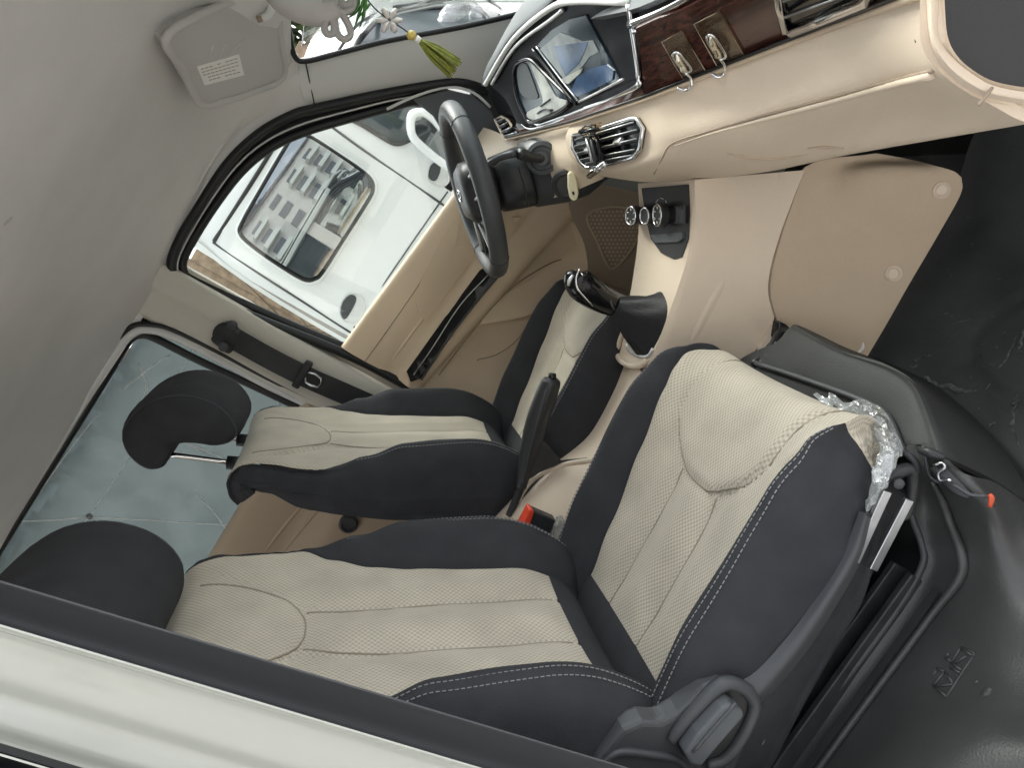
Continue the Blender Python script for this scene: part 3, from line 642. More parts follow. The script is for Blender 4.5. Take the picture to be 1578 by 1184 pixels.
# front face (looks back)
g = [aty([(983, 283, .105), (1020, 280, .02), (1063, 277, -.09), (1072, 276, -.105)]),
     aty([(985, 330, .10), (1022, 330, .02), (1062, 330, -.09), (1070, 332, -.105)]),
     aty([(982, 380, .10), (1018, 385, .02), (1057, 388, -.09), (1064, 392, -.105)]),
     aty([(975, 430, .10), (1005, 435, .02), (1042, 440, -.085), (1050, 442, -.10)]),
     aty([(968, 470, .095), (992, 478, .02), (1026, 488, -.075), (1033, 490, -.09)]),
     aty([(958, 520, .085), (978, 535, .02), (1002, 545, -.055), (1010, 545, -.07)]),
     aty([(952, 548, .08), (965, 560, .02), (978, 562, -.03), (985, 562, -.045)])]
cf = patch('front_face', g, M['cream'], cc, nu=5, nv=5, thick=.012)
g = [aty([(1068, 276, -.104), (1067, 335, -.104), (1060, 393, -.104), (1045, 443, -.10), (1028, 490, -.09), (1006, 546, -.07), (978, 600, -.06), (950, 650, -.05)]),
     aty([(1078, 276, -.112), (1078, 340, -.112), (1070, 405, -.112), (1056, 460, -.108), (1040, 510, -.10), (1020, 560, -.08), (990, 615, -.07), (965, 660, -.06)]),
     aty([(1150, 270, -.135), (1130, 345, -.130), (1110, 415, -.13), (1092, 475, -.12), (1080, 525, -.115), (1060, 575, -.10), (1020, 640, -.09), (990, 690, -.08)]),
     aty([(1240, 262, -.17), (1206, 350, -.162), (1187, 415, -.16), (1184, 455, -.155), (1192, 497, -.15), (1150, 560, -.14), (1100, 640, -.12), (1060, 700, -.12)])]
cs = patch('side_face', g, M['cream'], cc, nu=5, nv=5, thick=.012)
ridge('side_crease', cs, [(1125, 415), (1090, 480), (1055, 550)], .012, .003, M['cream'], cc)
g = [aty([(1350, 236, -.20), (1240, 258, -.168), (1206, 350, -.160), (1186, 415, -.158), (1183, 455, -.153), (1196, 495, -.152)]),
     aty([(1400, 245, -.22), (1290, 262, -.185), (1262, 350, -.175), (1240, 425, -.172), (1225, 475, -.168), (1225, 510, -.166)]),
     aty([(1440, 255, -.26), (1345, 270, -.23), (1330, 350, -.21), (1300, 430, -.20), (1275, 490, -.195), (1265, 530, -.19)]),
     aty([(1470, 264, -.28), (1425, 320, -.26), (1400, 385, -.245), (1362, 450, -.235), (1335, 505, -.23), (1305, 545, -.215)]),
     aty([(1482, 274, -.285), (1480, 300, -.28), (1444, 365, -.262), (1400, 440, -.25), (1366, 500, -.24), (1334, 554, -.23)])]
kk = patch('kick_panel', g, M['cream2'], cc, nu=5, nv=6, thick=.006)
tube('panel_gap', line_on(kk, [(1238, 262), (1207, 350), (1189, 415), (1186, 455), (1196, 492)], .0006), .0015, M['tan'], cc, n=5)
for q in ((1451, 293), (1377, 422)):
    p, nn = hit(kk, *q, 0); lathe('screw_cap', [(.013, 0), (.013, .002), (.010, .0035), (.007, .001), (.003, .001)], p, nn, M['cream'], cc, seg=20)
tube('scuff', line_on(kk, [(1322, 545), (1329, 537), (1330, 528)], .0005), [.0015, .003, .001], M['paper'], cc, n=4, seg=6)
decal('side_tab', cs, [(1188, 498), (1199, 500), (1196, 512), (1178, 535), (1165, 545), (1168, 535)], M['cream'], cc, th=.008)
# heater panel
hp = decal('heater_panel', cf, [(990, 290), (1062, 284), (1064, 330), (1062, 368), (1052, 396), (1040, 400), (1020, 390), (1004, 368), (996, 335)], M['black'], cc, th=.002)
decal('control_bar', cf, [(984, 318), (1010, 319), (1063, 316), (1062, 344), (1002, 347), (985, 344)], M['gloss'], cc, th=.012, bevel=.002)
for i, (q, r_) in enumerate((((990, 332), .019), ((1012, 332), .0165), ((1034, 331), .021))):
    p, nn = hit(cf, *q, .012)
    k = lathe('dial_knob', [(r_, 0), (r_, .012), (r_ * .86, .014), (r_ * .8, .0135), (r_ * .3, .0135)], p, nn, M['black'], cc, seg=24)
    pp = [p + nn * .0142 + (nn.orthogonal().normalized() * math.cos(a) + nn.cross(nn.orthogonal().normalized()) * math.sin(a)) * r_ * .9 for a in [2 * math.pi * j / 16 for j in range(16)]]
    tube('ring', pp, .0018, M['chrome'], k, closed=True, n=1, seg=6)
    if i != 1:
        ms = []
        s_ = nn.orthogonal().normalized(); h_ = nn.cross(s_)
        for j in range(6):
            a = 2 * math.pi * j / 6 + .3; c = p + nn * .0142 + (s_ * math.cos(a) + h_ * math.sin(a)) * r_ * .52
            ms.append(tube(None, [c, c + (s_ * math.cos(a + .6) + h_ * math.sin(a + .6)) * r_ * .22], .0011, None, seg=5, n=1))
        stuff(join('dial_marks', ms, M['paper'], k))
for c in ([(1013, 312), (1017, 307)], [(1020, 305), (1025, 306)], [(1028, 308), (1030, 312)]): tube('panel_mark', line_on(cf, c, .0035), .0007, M['paper'], cc, n=1, seg=5)
decal('pocket_lip', cf, [(1006, 362), (1056, 358), (1057, 368), (1050, 373), (1014, 374)], M['midgrey'], cc, th=.007, bevel=.002)
# gear opening
go = [(972, 528), (976, 519), (1000, 505), (1024, 455), (1030, 452), (1034, 470), (1008, 540), (1000, 550), (990, 548), (975, 540)]
tube('gear_surround', line_on(cf, [(969, 520), (968, 534), (977, 545), (990, 551), (1001, 549), (1008, 538)], .002), .0035, M['silver'], cc, n=4)
tube('surround_lip', line_on(cf, [(962, 505), (954, 530), (953, 548), (960, 558), (972, 564), (986, 564), (998, 556)], .001), .006, M['cream'], cc, n=5)

# tunnel trim between the seats
g = [aty([(985, 500, .10), (975, 545, .02), (990, 575, -.04), (1010, 590, -.08), (1030, 600, -.12)]),
     aty([(940, 585, .12), (955, 600, .04), (968, 620, -.03), (985, 635, -.08), (1000, 645, -.12)]),
     aty([(895, 655, .13), (920, 665, .05), (938, 680, -.03), (955, 695, -.08), (970, 705, -.12)]),
     aty([(855, 690, .14), (880, 700, .06), (900, 715, -.02), (912, 730, -.08), (930, 745, -.12)]),
     aty([(800, 735, .14), (828, 738, .06), (850, 750, -.02), (880, 775, -.08), (905, 790, -.12)]),
     aty([(750, 795, .14), (785, 790, .06), (815, 800, -.02), (845, 825, -.08), (880, 850, -.12)]),
     aty([(715, 850, .14), (750, 860, .06), (785, 870, -.02), (820, 880, -.08), (850, 890, -.12)])]
tt = patch('tunnel_trim', g, M['cream'], cc, nu=5, nv=5, thick=.012)
tube('tunnel_step', line_on(tt, [(800, 775), (820, 745), (845, 728), (875, 717), (905, 712), (925, 710)], .002), .0055, M['cream'], cc, n=5)
decal('brake_slot', tt, [(783, 792), (786, 786), (800, 762), (820, 738), (835, 722), (850, 712), (905, 706), (907, 713), (868, 718), (845, 727), (822, 750), (800, 775), (788, 794)], M['rubber'], cc, th=.0012, bevel=0)
struct(box('engine_tunnel', (.10, .0, .18), (.92, .25, .30), M['carpet'], bevel=.03))

# ------------------------------------------------------------------ gear lever
gv = thing('gear_lever', 'black gear lever with silver trimmed knob and leather boot', 'gear lever', (.40, .02, .42))
G = lambda u, v, y=.02: at(u, v, y=y)
bt = [G(1002, 470), G(978, 486), G(965, 490), G(950, 478), G(935, 468)]
bc0, bn0 = hit(cf, 1003, 503, 0); top0 = G(943, 471); bd = (hit(cf, 1027, 458)[0] - hit(cf, 985, 545)[0]).normalized(); bw = bn0.cross(bd).normalized()
ta = (top0 - G(980, 492)).normalized(); tu = (bd - ta * bd.dot(ta)).normalized(); tv = ta.cross(tu)
vs = []; KK = 9
for k in range(KK + 1):
    t = k / KK; c = cr(bc0 - bn0 * .05, bc0, top0, top0 + ta * .05, t) if True else None
    f = (1 - t) ** 1.1
    for j in range(28):
        a = 2 * math.pi * j / 28; fo = 1 + .09 * math.sin(6 * a + 5 * t) * math.sin(math.pi * t)
        ca = math.copysign(abs(math.cos(a)) ** .7, math.cos(a)); sa_ = math.copysign(abs(math.sin(a)) ** .7, math.sin(a))
        base = bd * ca * .064 + bw * sa_ * .046; tp_ = tu * math.cos(a) * .0165 + tv * math.sin(a) * .0165
        vs.append(c + (base * f + tp_ * (1 - f)) * fo)
make('boot', vs, gridfaces(KK + 1, 28, False, True), M['leather'], gv)
tube('knob', [G(946, 472), G(925, 462), G(905, 448), G(893, 436), G(886, 426), G(888, 418)], [.020, .023, .027, .029, .027, .020, .008], M['gloss'], gv, seg=18, n=5)
tube('knob_trim', [G(u, v, -.006) for u, v in [(914, 472), (898, 455), (889, 442), (888, 428), (893, 414)]], [.001, .002, .002, .0015, .001], M['chrome'], gv, n=4)
tube('knob_highlight', [G(u, v, .0) for u, v in [(876, 441), (878, 432), (883, 424)]], [.002, .004, .002], M['silver'], gv, n=4, seg=12)  # silver piece standing in for the bright highlight on the glossy knob
tube('knob_ring', [G(947, 478, .0), G(943, 471, -.004), G(941, 463, .0)], .002, M['grey'], gv, n=3)

# ------------------------------------------------------------------ handbrake
hb = thing('handbrake', 'black handbrake lever standing between the seats', 'handbrake', (.05, .04, .40))
tube('grip', aty([(803, 752, .04), (810, 720, .04), (817, 690, .04), (826, 655, .04), (838, 620, .04), (848, 592, .04), (850, 584, .04)]), [.010, .014, .018, .021, .022, .0215, .019, .015], M['black'], hb, seg=18, n=5)
tube('release_button', aty([(851, 588, .04), (851, 576, .04)]), [.008, .008, .0075], M['gloss'], hb, seg=14, n=2)
tube('grip_collar', aty([(844, 587, .04), (850, 585, .039), (857, 587, .04)]), .006, M['grey'], hb, n=3)
tube('grip_seam', aty([(805, 745, .017), (812, 715, .015), (820, 680, .014), (832, 635, .014), (842, 600, .015)]), .0014, M['grey'], hb, n=4)
tube('lever_rod', aty([(783, 795, .045), (793, 775, .045), (805, 745, .045)]), [.006, .008, .009], M['black'], hb, n=4)
plate('lever_web', aty([(808, 745, .03), (822, 665, .03), (848, 690, .03), (866, 712, .03), (858, 718, .03), (832, 730, .03)]), (0, .02, 0), M['black'], hb, bevel=.004)

# ------------------------------------------------------------------ buckles
def buckle(lab, pts, red, wrapc, y):
    t = thing('belt_buckle', lab, 'seat belt buckle', at(*pts[0], y=y), 'seat belt buckles between the seats')
    plate('housing', [at(u, v, y=y) for u, v in pts], (0, .028, 0), M['black'], t, bevel=.004)
    plate('release_button', [at(u, v, y=y - .004) for u, v in red], (0, .030, 0), M['red'], t, bevel=.003)
    return t
bk1 = buckle('black buckle with orange red button standing by the passenger seat, rearmost of the two', [(818, 786), (858, 803), (846, 840), (808, 822)], [(817, 785), (824, 789), (813, 823), (808, 826), (803, 821), (803, 812)], None, -.10)
bk2 = buckle('black buckle with orange red button wrapped in clear plastic beside the driver seat', [(849, 647), (866, 637), (882, 662), (866, 676), (848, 678)], [(851, 643), (853, 637), (862, 632), (867, 636), (865, 641), (854, 647)], None, .10)
from mathutils import noise
def crumple(name, path, r, par, m='wrap', seed=1, seg=30, amp=.0075):
    vs, fs = tube(None, path, r, None, seg=seg, n=16); c0 = sum(vs, Vector()) / len(vs)
    out = []
    for v in vs:
        q = (v + Vector((seed * 3.1, 0, 0)))
        a = noise.ridged_multi_fractal(q * 32, .9, 2.1, 4, 1.0, 2.0) - 1.1
        b = noise.noise_vector(q * 70)
        out.append(v + Vector((a, a * .6, a * .8)) * amp * .5 + b * amp * .35)
    return make(name, out, fs, M[m], par, False)
crumple('plastic_wrap', aty([(863, 800, -.10), (860, 820, -.10), (853, 838, -.10), (848, 850, -.10)]), [.008, .014, .014, .008], bk1, seed=3)
crumple('plastic_wrap', aty([(846, 684, .10), (866, 678, .10), (888, 670, .10), (894, 682, .10)]), [.014, .020, .018, .008], bk2, seed=4)

# ------------------------------------------------------------------ steering column and wheel
ax = Vector((.75, 0, -.66)).normalized(); wc = Vector((.490, .38, .795))
upv = Vector((.66, 0, .75)).normalized(); lat = Vector((0, 1, 0))
sc = thing('steering_column', 'black steering column shroud with stalk and ivory key behind the wheel', 'steering column', (.66, .38, .66))
def shell(name, secs, m, par, sup=3.0, seg=28):
    vs = []
    for c, a, b, dy in secs:
        for k in range(seg):
            an = 2 * math.pi * k / seg; cx_ = math.copysign(abs(math.cos(an)) ** (2 / sup), math.cos(an)); sy_ = math.copysign(abs(math.sin(an)) ** (2 / sup), math.sin(an))
            vs.append(wc + ax * c + lat * (a * cx_ + dy) + upv * (b * sy_))
    n = len(secs); fs = gridfaces(n, seg, False, True) + [tuple(range(seg)), tuple(range((n - 1) * seg, n * seg))]
    return make(name, vs, fs, m, par)
shell('front_shroud', [(.050, .05, .045, 0), (.055, .066, .06, 0), (.115, .072, .066, 0), (.122, .070, .064, 0)], M['black'], sc)
shell('rear_shroud', [(.122, .066, .060, 0), (.126, .082, .070, -.008), (.19, .098, .078, -.015), (.235, .10, .075, -.02), (.27, .085, .060, -.02), (.30, .07, .05, -.02)], M['grey'], sc, sup=2.6)
tube('shroud_seam', [at(u, v, y=.292) for u, v in [(798, 255), (806, 280), (812, 305), (812, 318)]], .0015, M['rubber'], sc, n=4)
p = at(836, 243, y=.275); lathe('stalk_boot', [(.034, 0), (.034, .006), (.026, .010), (.024, .004), (.016, .006), (.014, .014), (.010, .014)], p, (-.3, -.93, .2), M['midgrey'], sc, seg=24)
tube('stalk', aty([(838, 244, .27), (820, 243, .262), (806, 238, .25), (800, 237, .245)]), [.010, .010, .012, .011], M['black'], sc, seg=12)
tube('stalk', aty([(795, 236, .25), (770, 243, .27), (752, 255, .29)]), [.008, .007, .010], M['grey'], sc, seg=12)
p = at(872, 283, y=.225); lathe('ignition_collar', [(.030, 0), (.029, .010), (.022, .014), (.018, .010), (.010, .010)], p, (-.35, -.9, .1), M['black'], sc, seg=24)
ky = thing('ignition_key', 'ivory key head standing in the ignition switch', 'key', at(882, 290, y=.19))
kc = at(882, 291, y=.19)
kp_ = [at(u, v, y=.19) for u, v in [(875, 268), (880, 265), (886, 268), (890, 282), (892, 298), (890, 308), (884, 311), (878, 306), (875, 290)]]
plate('key_head', kp_, (.004, .012, .0), M['ivory'], ky, bevel=.004)
tube('key_slot', [at(884, 300, y=.1895), at(883, 295, y=.1895)], .0022, M['rubber'], ky, n=2, seg=8)
tube('key_blade', [kc + Vector((.002, .01, 0)), kc + Vector((.004, .03, -.002))], .004, M['steel'], ky, n=1)

sw = thing('steering_wheel', 'black four spoke steering wheel with silver inlays', 'steering wheel', wc)
def wp(a, r, d=0): return wc + (lat * math.cos(a) + upv * math.sin(a)) * r + ax * d
rim = [wp(2 * math.pi * k / 48, .174) for k in range(48)]
tube('rim', rim, .0205, M['grey'], sw, seg=16, closed=True, n=1)
for a0 in (R(52), R(128), R(-52), R(-128)):
    pp = [wp(a0, .174) + ((lat * math.cos(a0) + upv * math.sin(a0)) * math.cos(t) + ax * math.sin(t)) * .0206 for t in [2 * math.pi * k / 14 for k in range(14)]]
    tube('rim_seam', pp, .0011, M['rubber'], sw, seg=5, closed=True, n=1)
hub = []
shell('hub', [(-.030, .028, .022, 0), (-.027, .062, .050, 0), (-.012, .080, .066, 0), (.020, .082, .068, 0), (.045, .062, .055, 0)], M['black'], sw, sup=2.8)
for a0, wa in ((R(8), .030), (R(172), .030), (R(-62), .022), (R(-118), .022)):
    s_ = (lat * math.cos(a0) + upv * math.sin(a0)); n_ = s_.cross(ax)
    vs = []
    for r_, w_, d_ in ((.06, wa * 1.15, 0), (.10, wa, .004), (.14, wa * .8, .006), (.168, wa * .9, .004)):
        c = wc + s_ * r_ + ax * d_
        vs += [c + n_ * w_ - ax * .008, c - n_ * w_ - ax * .008, c - n_ * w_ * .8 + ax * .012, c + n_ * w_ * .8 + ax * .012]
    make('spoke', vs, gridfaces(4, 4, False, True) + [(0, 1, 2, 3), (12, 13, 14, 15)], M['black'], sw, True, bevel=.004)
    for s2_ in (-1, 1) if wa > .025 else (0,):
        tube('spoke_inlay', [wc + s_ * r_ + n_ * (wa * .78 * s2_) - ax * (.0105 - d_) for r_, d_ in ((.075, 0), (.11, .004), (.16, .005))], [.003, .0055, .004], M['silver'], sw, n=4, seg=8)
# small chrome emblem on the hub
ec = wc - ax * .031
tube('emblem', [ec + lat * .020 * math.cos(t) + upv * .013 * math.sin(t) for t in [2 * math.pi * k / 20 for k in range(20)]], .0022, M['chrome'], sw, closed=True, n=1, seg=6)
tube('emblem', [ec + lat * .012 + upv * .005, ec - lat * .012 + upv * .005], .002, M['chrome'], sw, n=1, seg=6)
tube('emblem', [ec + lat * .012 - upv * .005, ec - lat * .012 - upv * .005], .002, M['chrome'], sw, n=1, seg=6)

# ================================================================== SEATS
def interp(tab, s):
    if s <= tab[0][0]: return tab[0][1]
    for (a, x), (b, y) in zip(tab, tab[1:]):
        if s <= b:
            t = (s - a) / (b - a); t = t * t * (3 - 2 * t); return x + (y - x) * t
    return tab[-1][1]
def seat_rows(spine, n):
    P = crom([Vector((x, 0, z)) for x, z in spine], n)
    S = [0]
    for a, b in zip(P, P[1:]): S.append(S[-1] + (b - a).length)
    N = []
    for i in range(len(P)):
        t = (P[min(i + 1, len(P) - 1)] - P[max(i - 1, 0)]).normalized(); N.append(Vector((-t.z, 0, t.x)))
    return P, S, N
class Cushion:
    def __init__(s, spine, n, w, W, bh, D, bump, flip=1, ed=((0, .006), (1, .006))):
        s.ed = ed
        s.P, s.S, s.N = seat_rows(spine, n); s.N = [q * flip for q in s.N]
        s.w, s.W, s.bh, s.D, s.bump = w, W, bh, D, bump
    def e(s, i): return interp(s.ed, s.S[i])
    def pt(s, i, y, h): return s.P[i] + Vector((0, y, 0)) + s.N[i] * h
    def bol(s, i):
        S = s.S[i]; w, W, bh, D = (interp(t, S) for t in (s.w, s.W, s.bh, s.D)); b = W - w
        e = s.e(i); bh = max(bh, e * .95); k = [(w, e), (w + .2 * b, e + .45 * (bh - e)), (w + .48 * b, bh * .97 + .03 * e), (w + .74 * b, bh * .97), (W - .006, bh * .62 - .004), (W + .002, min(.0, bh * .2 - .012)), (W + .004, -.04), (W + .004, -D * .5), (W - .008, -D * .85), (W - .035, -D), (0, -D - .008)]
        return [(v.x, v.y) for v in crom([Vector((a, c, 0)) for a, c in k], 4)]
    def panel(s, name, m, par, i0, i1, nc=64):
        vs, uv = [], []
        R_ = list(range(i0, i1 + 1))
        for i in R_:
            w = interp(s.w, s.S[i])
            for j in range(nc + 1):
                q = -1 + 2 * j / nc; y = q * w
                e = w - abs(y)
                h = s.e(i) * abs(q) ** 2.6 + s.bump(s.S[i], y, w) - .004 * math.exp(-(e / .004) ** 2)
                vs.append(s.pt(i, y, h)); uv.append((s.S[i], y))
        n = nc + 1; nr = len(R_); fs = gridfaces(nr, n)
        return make(name, vs, fs, m, par, uvs=uv, solid=0)
    def side(s, name, m, par, sg, i0=0, i1=None):
        vs = []; uv = []; i1 = len(s.P) - 1 if i1 is None else i1; n = None
        for i in range(i0, i1 + 1):
            b = s.bol(i); n = len(b)
            for y, h in b:
                e = abs(y) - interp(s.w, s.S[i])
                wr = .0035 * noise.noise(Vector((s.S[i] * 9, y * 16 * sg, h * 12 + 5 * sg))) + .0007 * math.sin(s.S[i] * 210 + 3 * math.sin(s.S[i] * 40)) * math.exp(-(e / .016) ** 2)
                if h < -.09: wr = 0
                vs.append(s.pt(i, sg * (y + (wr if h < 0 else 0)), h - (.004 * math.exp(-(e / .004) ** 2) if h > 0 else 0) + (wr if h >= 0 and e > .002 else 0))); uv.append((s.S[i], sg * y - h))
        return make(name, vs, gridfaces(i1 - i0 + 1, n), m, par, uvs=uv)
    def band(s, name, m, par, i0, i1, nc=64):
        vs = []
        for i in range(i0, i1 + 1):
            w = interp(s.w, s.S[i])
            t_ = (s.S[i] - s.S[i0]) / (s.S[i1] - s.S[i0])
            for j in range(nc + 1): vs.append(s.pt(i, (-1 + 2 * j / nc) * w, s.e(i) * abs(-1 + 2 * j / nc) ** 2.6 + .007 * math.sin(math.pi * min(1, t_)) ** .8 * (1 - abs(-1 + 2 * j / nc) ** 6)))
        return make(name, vs, gridfaces(i1 - i0 + 1, nc + 1), m, par)
    def seamline(s, name, par, path):
        # path: (distance along, offset across) pairs joined by a fine sunken cord
        P = crom([Vector((a, b, 0)) for a, b in path], 10); out = []
        for p in P:
            k = next((i for i in range(len(s.S) - 1) if s.S[i + 1] >= p.x), len(s.S) - 2); f = (p.x - s.S[k]) / (s.S[k + 1] - s.S[k])
            def q(i):
                w = interp(s.w, s.S[i]); return s.pt(i, p.y, s.e(i) * abs(p.y / w) ** 2.6 + s.bump(s.S[i], p.y, w) + .0003)
            out.append(q(k).lerp(q(k + 1), f))
        return tube(name, out, .0013, M['beigeseam'], par, n=1, seg=6)
    def stitches(s, name, par, sg, i0, i1, fr, off=.0):
        # short raised threads following the crest of the side bolster
        path = []
        for i in range(i0, i1 + 1):
            S = s.S[i]; b = s.bol(i); k = fr(S) * 4
            a = int(k); f = k - a; y = b[a][0] + (b[a + 1][0] - b[a][0]) * f; h = b[a][1] + (b[a + 1][1] - b[a][1]) * f
            path.append(s.pt(i, sg * y, h + .0008))
        out = []; acc = 0; st = .0068
        L = [0]
        for a, b in zip(path, path[1:]): L.append(L[-1] + (b - a).length)
        def atl(d):
            for i in range(len(L) - 1):
                if d <= L[i + 1]: return path[i].lerp(path[i + 1], (d - L[i]) / max(1e-9, L[i + 1] - L[i]))
            return path[-1]
        d = 0
        while d + .005 < L[-1]:
            out.append(tube(None, [atl(d), atl(d + .0045)], .0007, None, seg=5, n=1)); d += st
        return stuff(join(name, out, M['thread'], par))
def g_(x, s): return math.exp(-(x / s) ** 2)
def ss(a, b, x):
    t = max(0, min(1, (x - a) / (b - a))); return t * t * (3 - 2 * t)

def build_seat(root):
    # ---- cushion, from the crease forward and down over the front
    sp = [(-.05, .395), (.0, .398), (.05, .402), (.12, .410), (.20, .417), (.28, .425), (.35, .431), (.395, .431), (.428, .420), (.446, .400), (.452, .375), (.446, .352), (.430, .335)]
    def bump(S, y, w):
        # padded U with its curve toward the back, two shallow seams behind it
        c = .322 + 6 * max(0, abs(y) - .02) ** 2
        edge = S - c; yy = .118 + (S - .30) * .12
        inside = ss(-.004, .012, edge) * ss(-.004, .012, yy - abs(y))
        d = .007 * inside * (1 - ss(.46, .52, S))
        if abs(y) < yy + .012: d -= .0035 * g_(edge, .0045)
        if edge > 0: d -= .0035 * g_(abs(y) - yy, .0045) * (1 - ss(.46, .52, S))
        if edge < 0:
            d += .004 * math.cos(min(abs(y) / .055, 1.6) * math.pi) * ss(0, .05, S - .10) * ss(0, .04, -edge)
            d -= .0022 * g_(abs(y) - .058, .0035) * ss(0, .04, -edge)
        return d
    cu = Cushion(sp, 8, [(0, .146), (.09, .150), (.18, .160), (.31, .176), (.41, .184), (.445, .196), (.475, .208), (.50, .197), (.54, .172), (.60, .160)], [(0, .235), (.1, .250), (.36, .252), (.42, .246), (.45, .232), (.475, .217), (.50, .202), (.54, .176), (.60, .164)],
                 [(0, .036), (.08, .046), (.2, .056), (.38, .058), (.44, .048), (.485, .026), (.52, .010), (.60, .0)], [(0, .13), (.3, .115), (.42, .085), (.50, .04), (.56, .02), (.62, .015)], bump,
                 ed=[(0, .002), (.09, .003), (.18, .008), (.31, .018), (.41, .028), (.455, .028), (.50, .014), (.55, .002)])
    n = len(cu.P) - 1; i0 = next(i for i, s in enumerate(cu.S) if s >= .090)
    cu.panel('seat_panel', M['beige'], root, i0, n)
    iA = next(i for i, s in enumerate(cu.S) if s >= .470)
    sb_ = cu.side('seat_bolster', M['dark'], root, 1, 0, n); sb2 = cu.side('seat_bolster', M['dark'], root, -1, 0, iA)
    cu.side('front_corner', M['beige'], root, -1, iA, n)
    cu.band('seat_band', M['dark'], root, 0, i0)
    i9 = next(i for i, s in enumerate(cu.S) if s >= .465)
    for sg, b in ((1, sb_), (-1, sb2)):
        for f in (2.45, 2.95): cu.stitches('stitching', b, sg, 4, i9, lambda S, f=f: f)
    for sg in (1, -1): cu.seamline('panel_seam', root, [(.095, sg * .058), (.18, sg * .058), (.26, sg * .058), (.325, sg * .056)])
    cu.seamline('panel_seam', root, [(.52, .142), (.46, .136), (.40, .130), (.370, .112), (.345, .075), (.326, .035), (.322, 0), (.326, -.035), (.345, -.075), (.370, -.112), (.40, -.130), (.46, -.136), (.52, -.142)])
    # ---- backrest
    sp = [(-.020, .392), (.010, .446), (.004, .505), (-.030, .565), (-.069, .635), (-.110, .703), (-.148, .771), (-.180, .832), (-.203, .882), (-.220, .914), (-.243, .935), (-.270, .939), (-.292, .924), (-.302, .900)]
    def bump2(S, y, w):
        top = .425 - 1.2 * max(0, abs(y) - .03) ** 2 * 4 * (-1)
        edge = S - (.450 + 8 * max(0, abs(y) - .02) ** 2)
        d = .006 * ss(-.003, .014, edge) * (1 - ss(.50, .60, S))
        d -= .0035 * g_(edge, .0045) * (1 - ss(.56, .60, S))
        if edge < 0:
            d += .0045 * math.cos(min(abs(y) / .055, 1.7) * math.pi) * ss(0, .05, S - .09) * ss(0, .06, -edge)
            d -= .003 * g_(abs(y) - .056, .0038)
        return d
    bk = Cushion(sp, 8, [(0, .128), (.08, .130), (.22, .140), (.30, .148), (.36, .162), (.42, .190), (.465, .222), (.50, .214), (.56, .200), (.62, .190)], [(0, .225), (.12, .245), (.28, .250), (.42, .240), (.50, .222), (.57, .205), (.66, .195)],
                 [(0, .02), (.07, .040), (.18, .058), (.30, .052), (.38, .030), (.45, .008), (.56, .002)], [(0, .11), (.3, .10), (.48, .085), (.56, .06), (.66, .045)], bump2, -1)
    n = len(bk.P) - 1; i0 = next(i for i, s in enumerate(bk.S) if s >= .088)
    bk.panel('backrest_panel', M['beige'], root, i0, n)
    b1 = bk.side('backrest_bolster', M['dark'], root, 1); b2 = bk.side('backrest_bolster', M['dark'], root, -1)
    bk.band('backrest_band', M['dark'], root, 0, i0)
    for sg in (1, -1): bk.seamline('panel_seam', root, [(.10, sg * .056), (.20, sg * .056), (.32, sg * .056), (.40, sg * .050), (.450, sg * .044)])
    bk.seamline('panel_seam', root, [(.60, .120), (.56, .112), (.515, .092), (.475, .064), (.455, .034), (.450, 0), (.455, -.034), (.475, -.064), (.515, -.092), (.56, -.112), (.60, -.120)])
    i9 = next(i for i, s in enumerate(bk.S) if s >= .40)
    for sg, b in ((1, b1), (-1, b2)):
        for f in (2.35, 2.85): bk.stitches('stitching', b, sg, 5, i9, lambda S, f=f: f + .1)
    return cu, bk
def headrest(root, dx, dz, lean=0):
    # side outline (x, z), swept across with rounded ends
    out = [(-.155, .955), (-.128, .985), (-.118, 1.03), (-.130, 1.085), (-.165, 1.130), (-.215, 1.155), (-.265, 1.155), (-.300, 1.125), (-.312, 1.080), (-.292, 1.052), (-.262, 1.052), (-.228, 1.048), (-.205, 1.010), (-.188, .968)]
    out = [(x + dx, z + dz) for x, z in out]
    O = crom([Vector((x, 0, z)) for x, z in out], 3, True); c = sum(O, Vector()) / len(O)
    vs = []; st = []
    K = 26
    for k in range(K + 1):
        q = -1 + 2 * k / K; y = q * .135
        e = (1 - abs(q) ** 4.5) ** (1 / 3.0) if abs(q) < 1 else 0
        e = max(e, .02); sc_ = .45 + .55 * e if abs(q) < .985 else .40
        for p in O:
            vs.append(c + (p - c) * (sc_ + .018 * noise.noise(Vector((p.x * 14, y * 14, p.z * 14 + dz * 50)))) + Vector((0, y * (1.0), 0)))
    fs = gridfaces(K + 1, len(O), False, True) + [tuple(range(len(O))), tuple(range(K * len(O), (K + 1) * len(O)))]
    h = make('headrest', [v + org(root) for v in vs], fs, M['dark'], root)
    a = [c + (p - c) * 1.004 + Vector((0, -.135, 0)) for p in O]
    sm = [c + (O[4] - c) * 1.0 + Vector((0, y, 0)) for y in (-.10, -.05, 0, .05, .10)]
    for q in (-.80, .80):
        e = (1 - abs(q) ** 4.5) ** (1 / 3.0); sc_ = (.45 + .55 * e) * 1.002
        tube('headrest_seam', [org(root) + c + (p - c) * sc_ + Vector((0, q * .135, 0)) for p in O], .0013, M['seam'], h, closed=True, n=1, seg=6)
    for y in (-.075, .075):
        tube('headrest_post', [org(root) + Vector((x, y, z)) for x, z in ((-.330, 1.075 + dz), (-.303, 1.01), (-.272, .925))], .0052, M['chrome'], h, n=2, seg=10)
        tube('post_sleeve', [org(root) + Vector((-.284, y, .955)), org(root) + Vector((-.270, y, .925))], .014, M['black'], root, n=1, seg=14)
    return h
SEATLOC = Vector((0, -.412, 0))
ps = thing('front_seat', 'large near passenger seat with woven beige panels and charcoal side bolsters', 'car seat', SEATLOC, 'front seats')
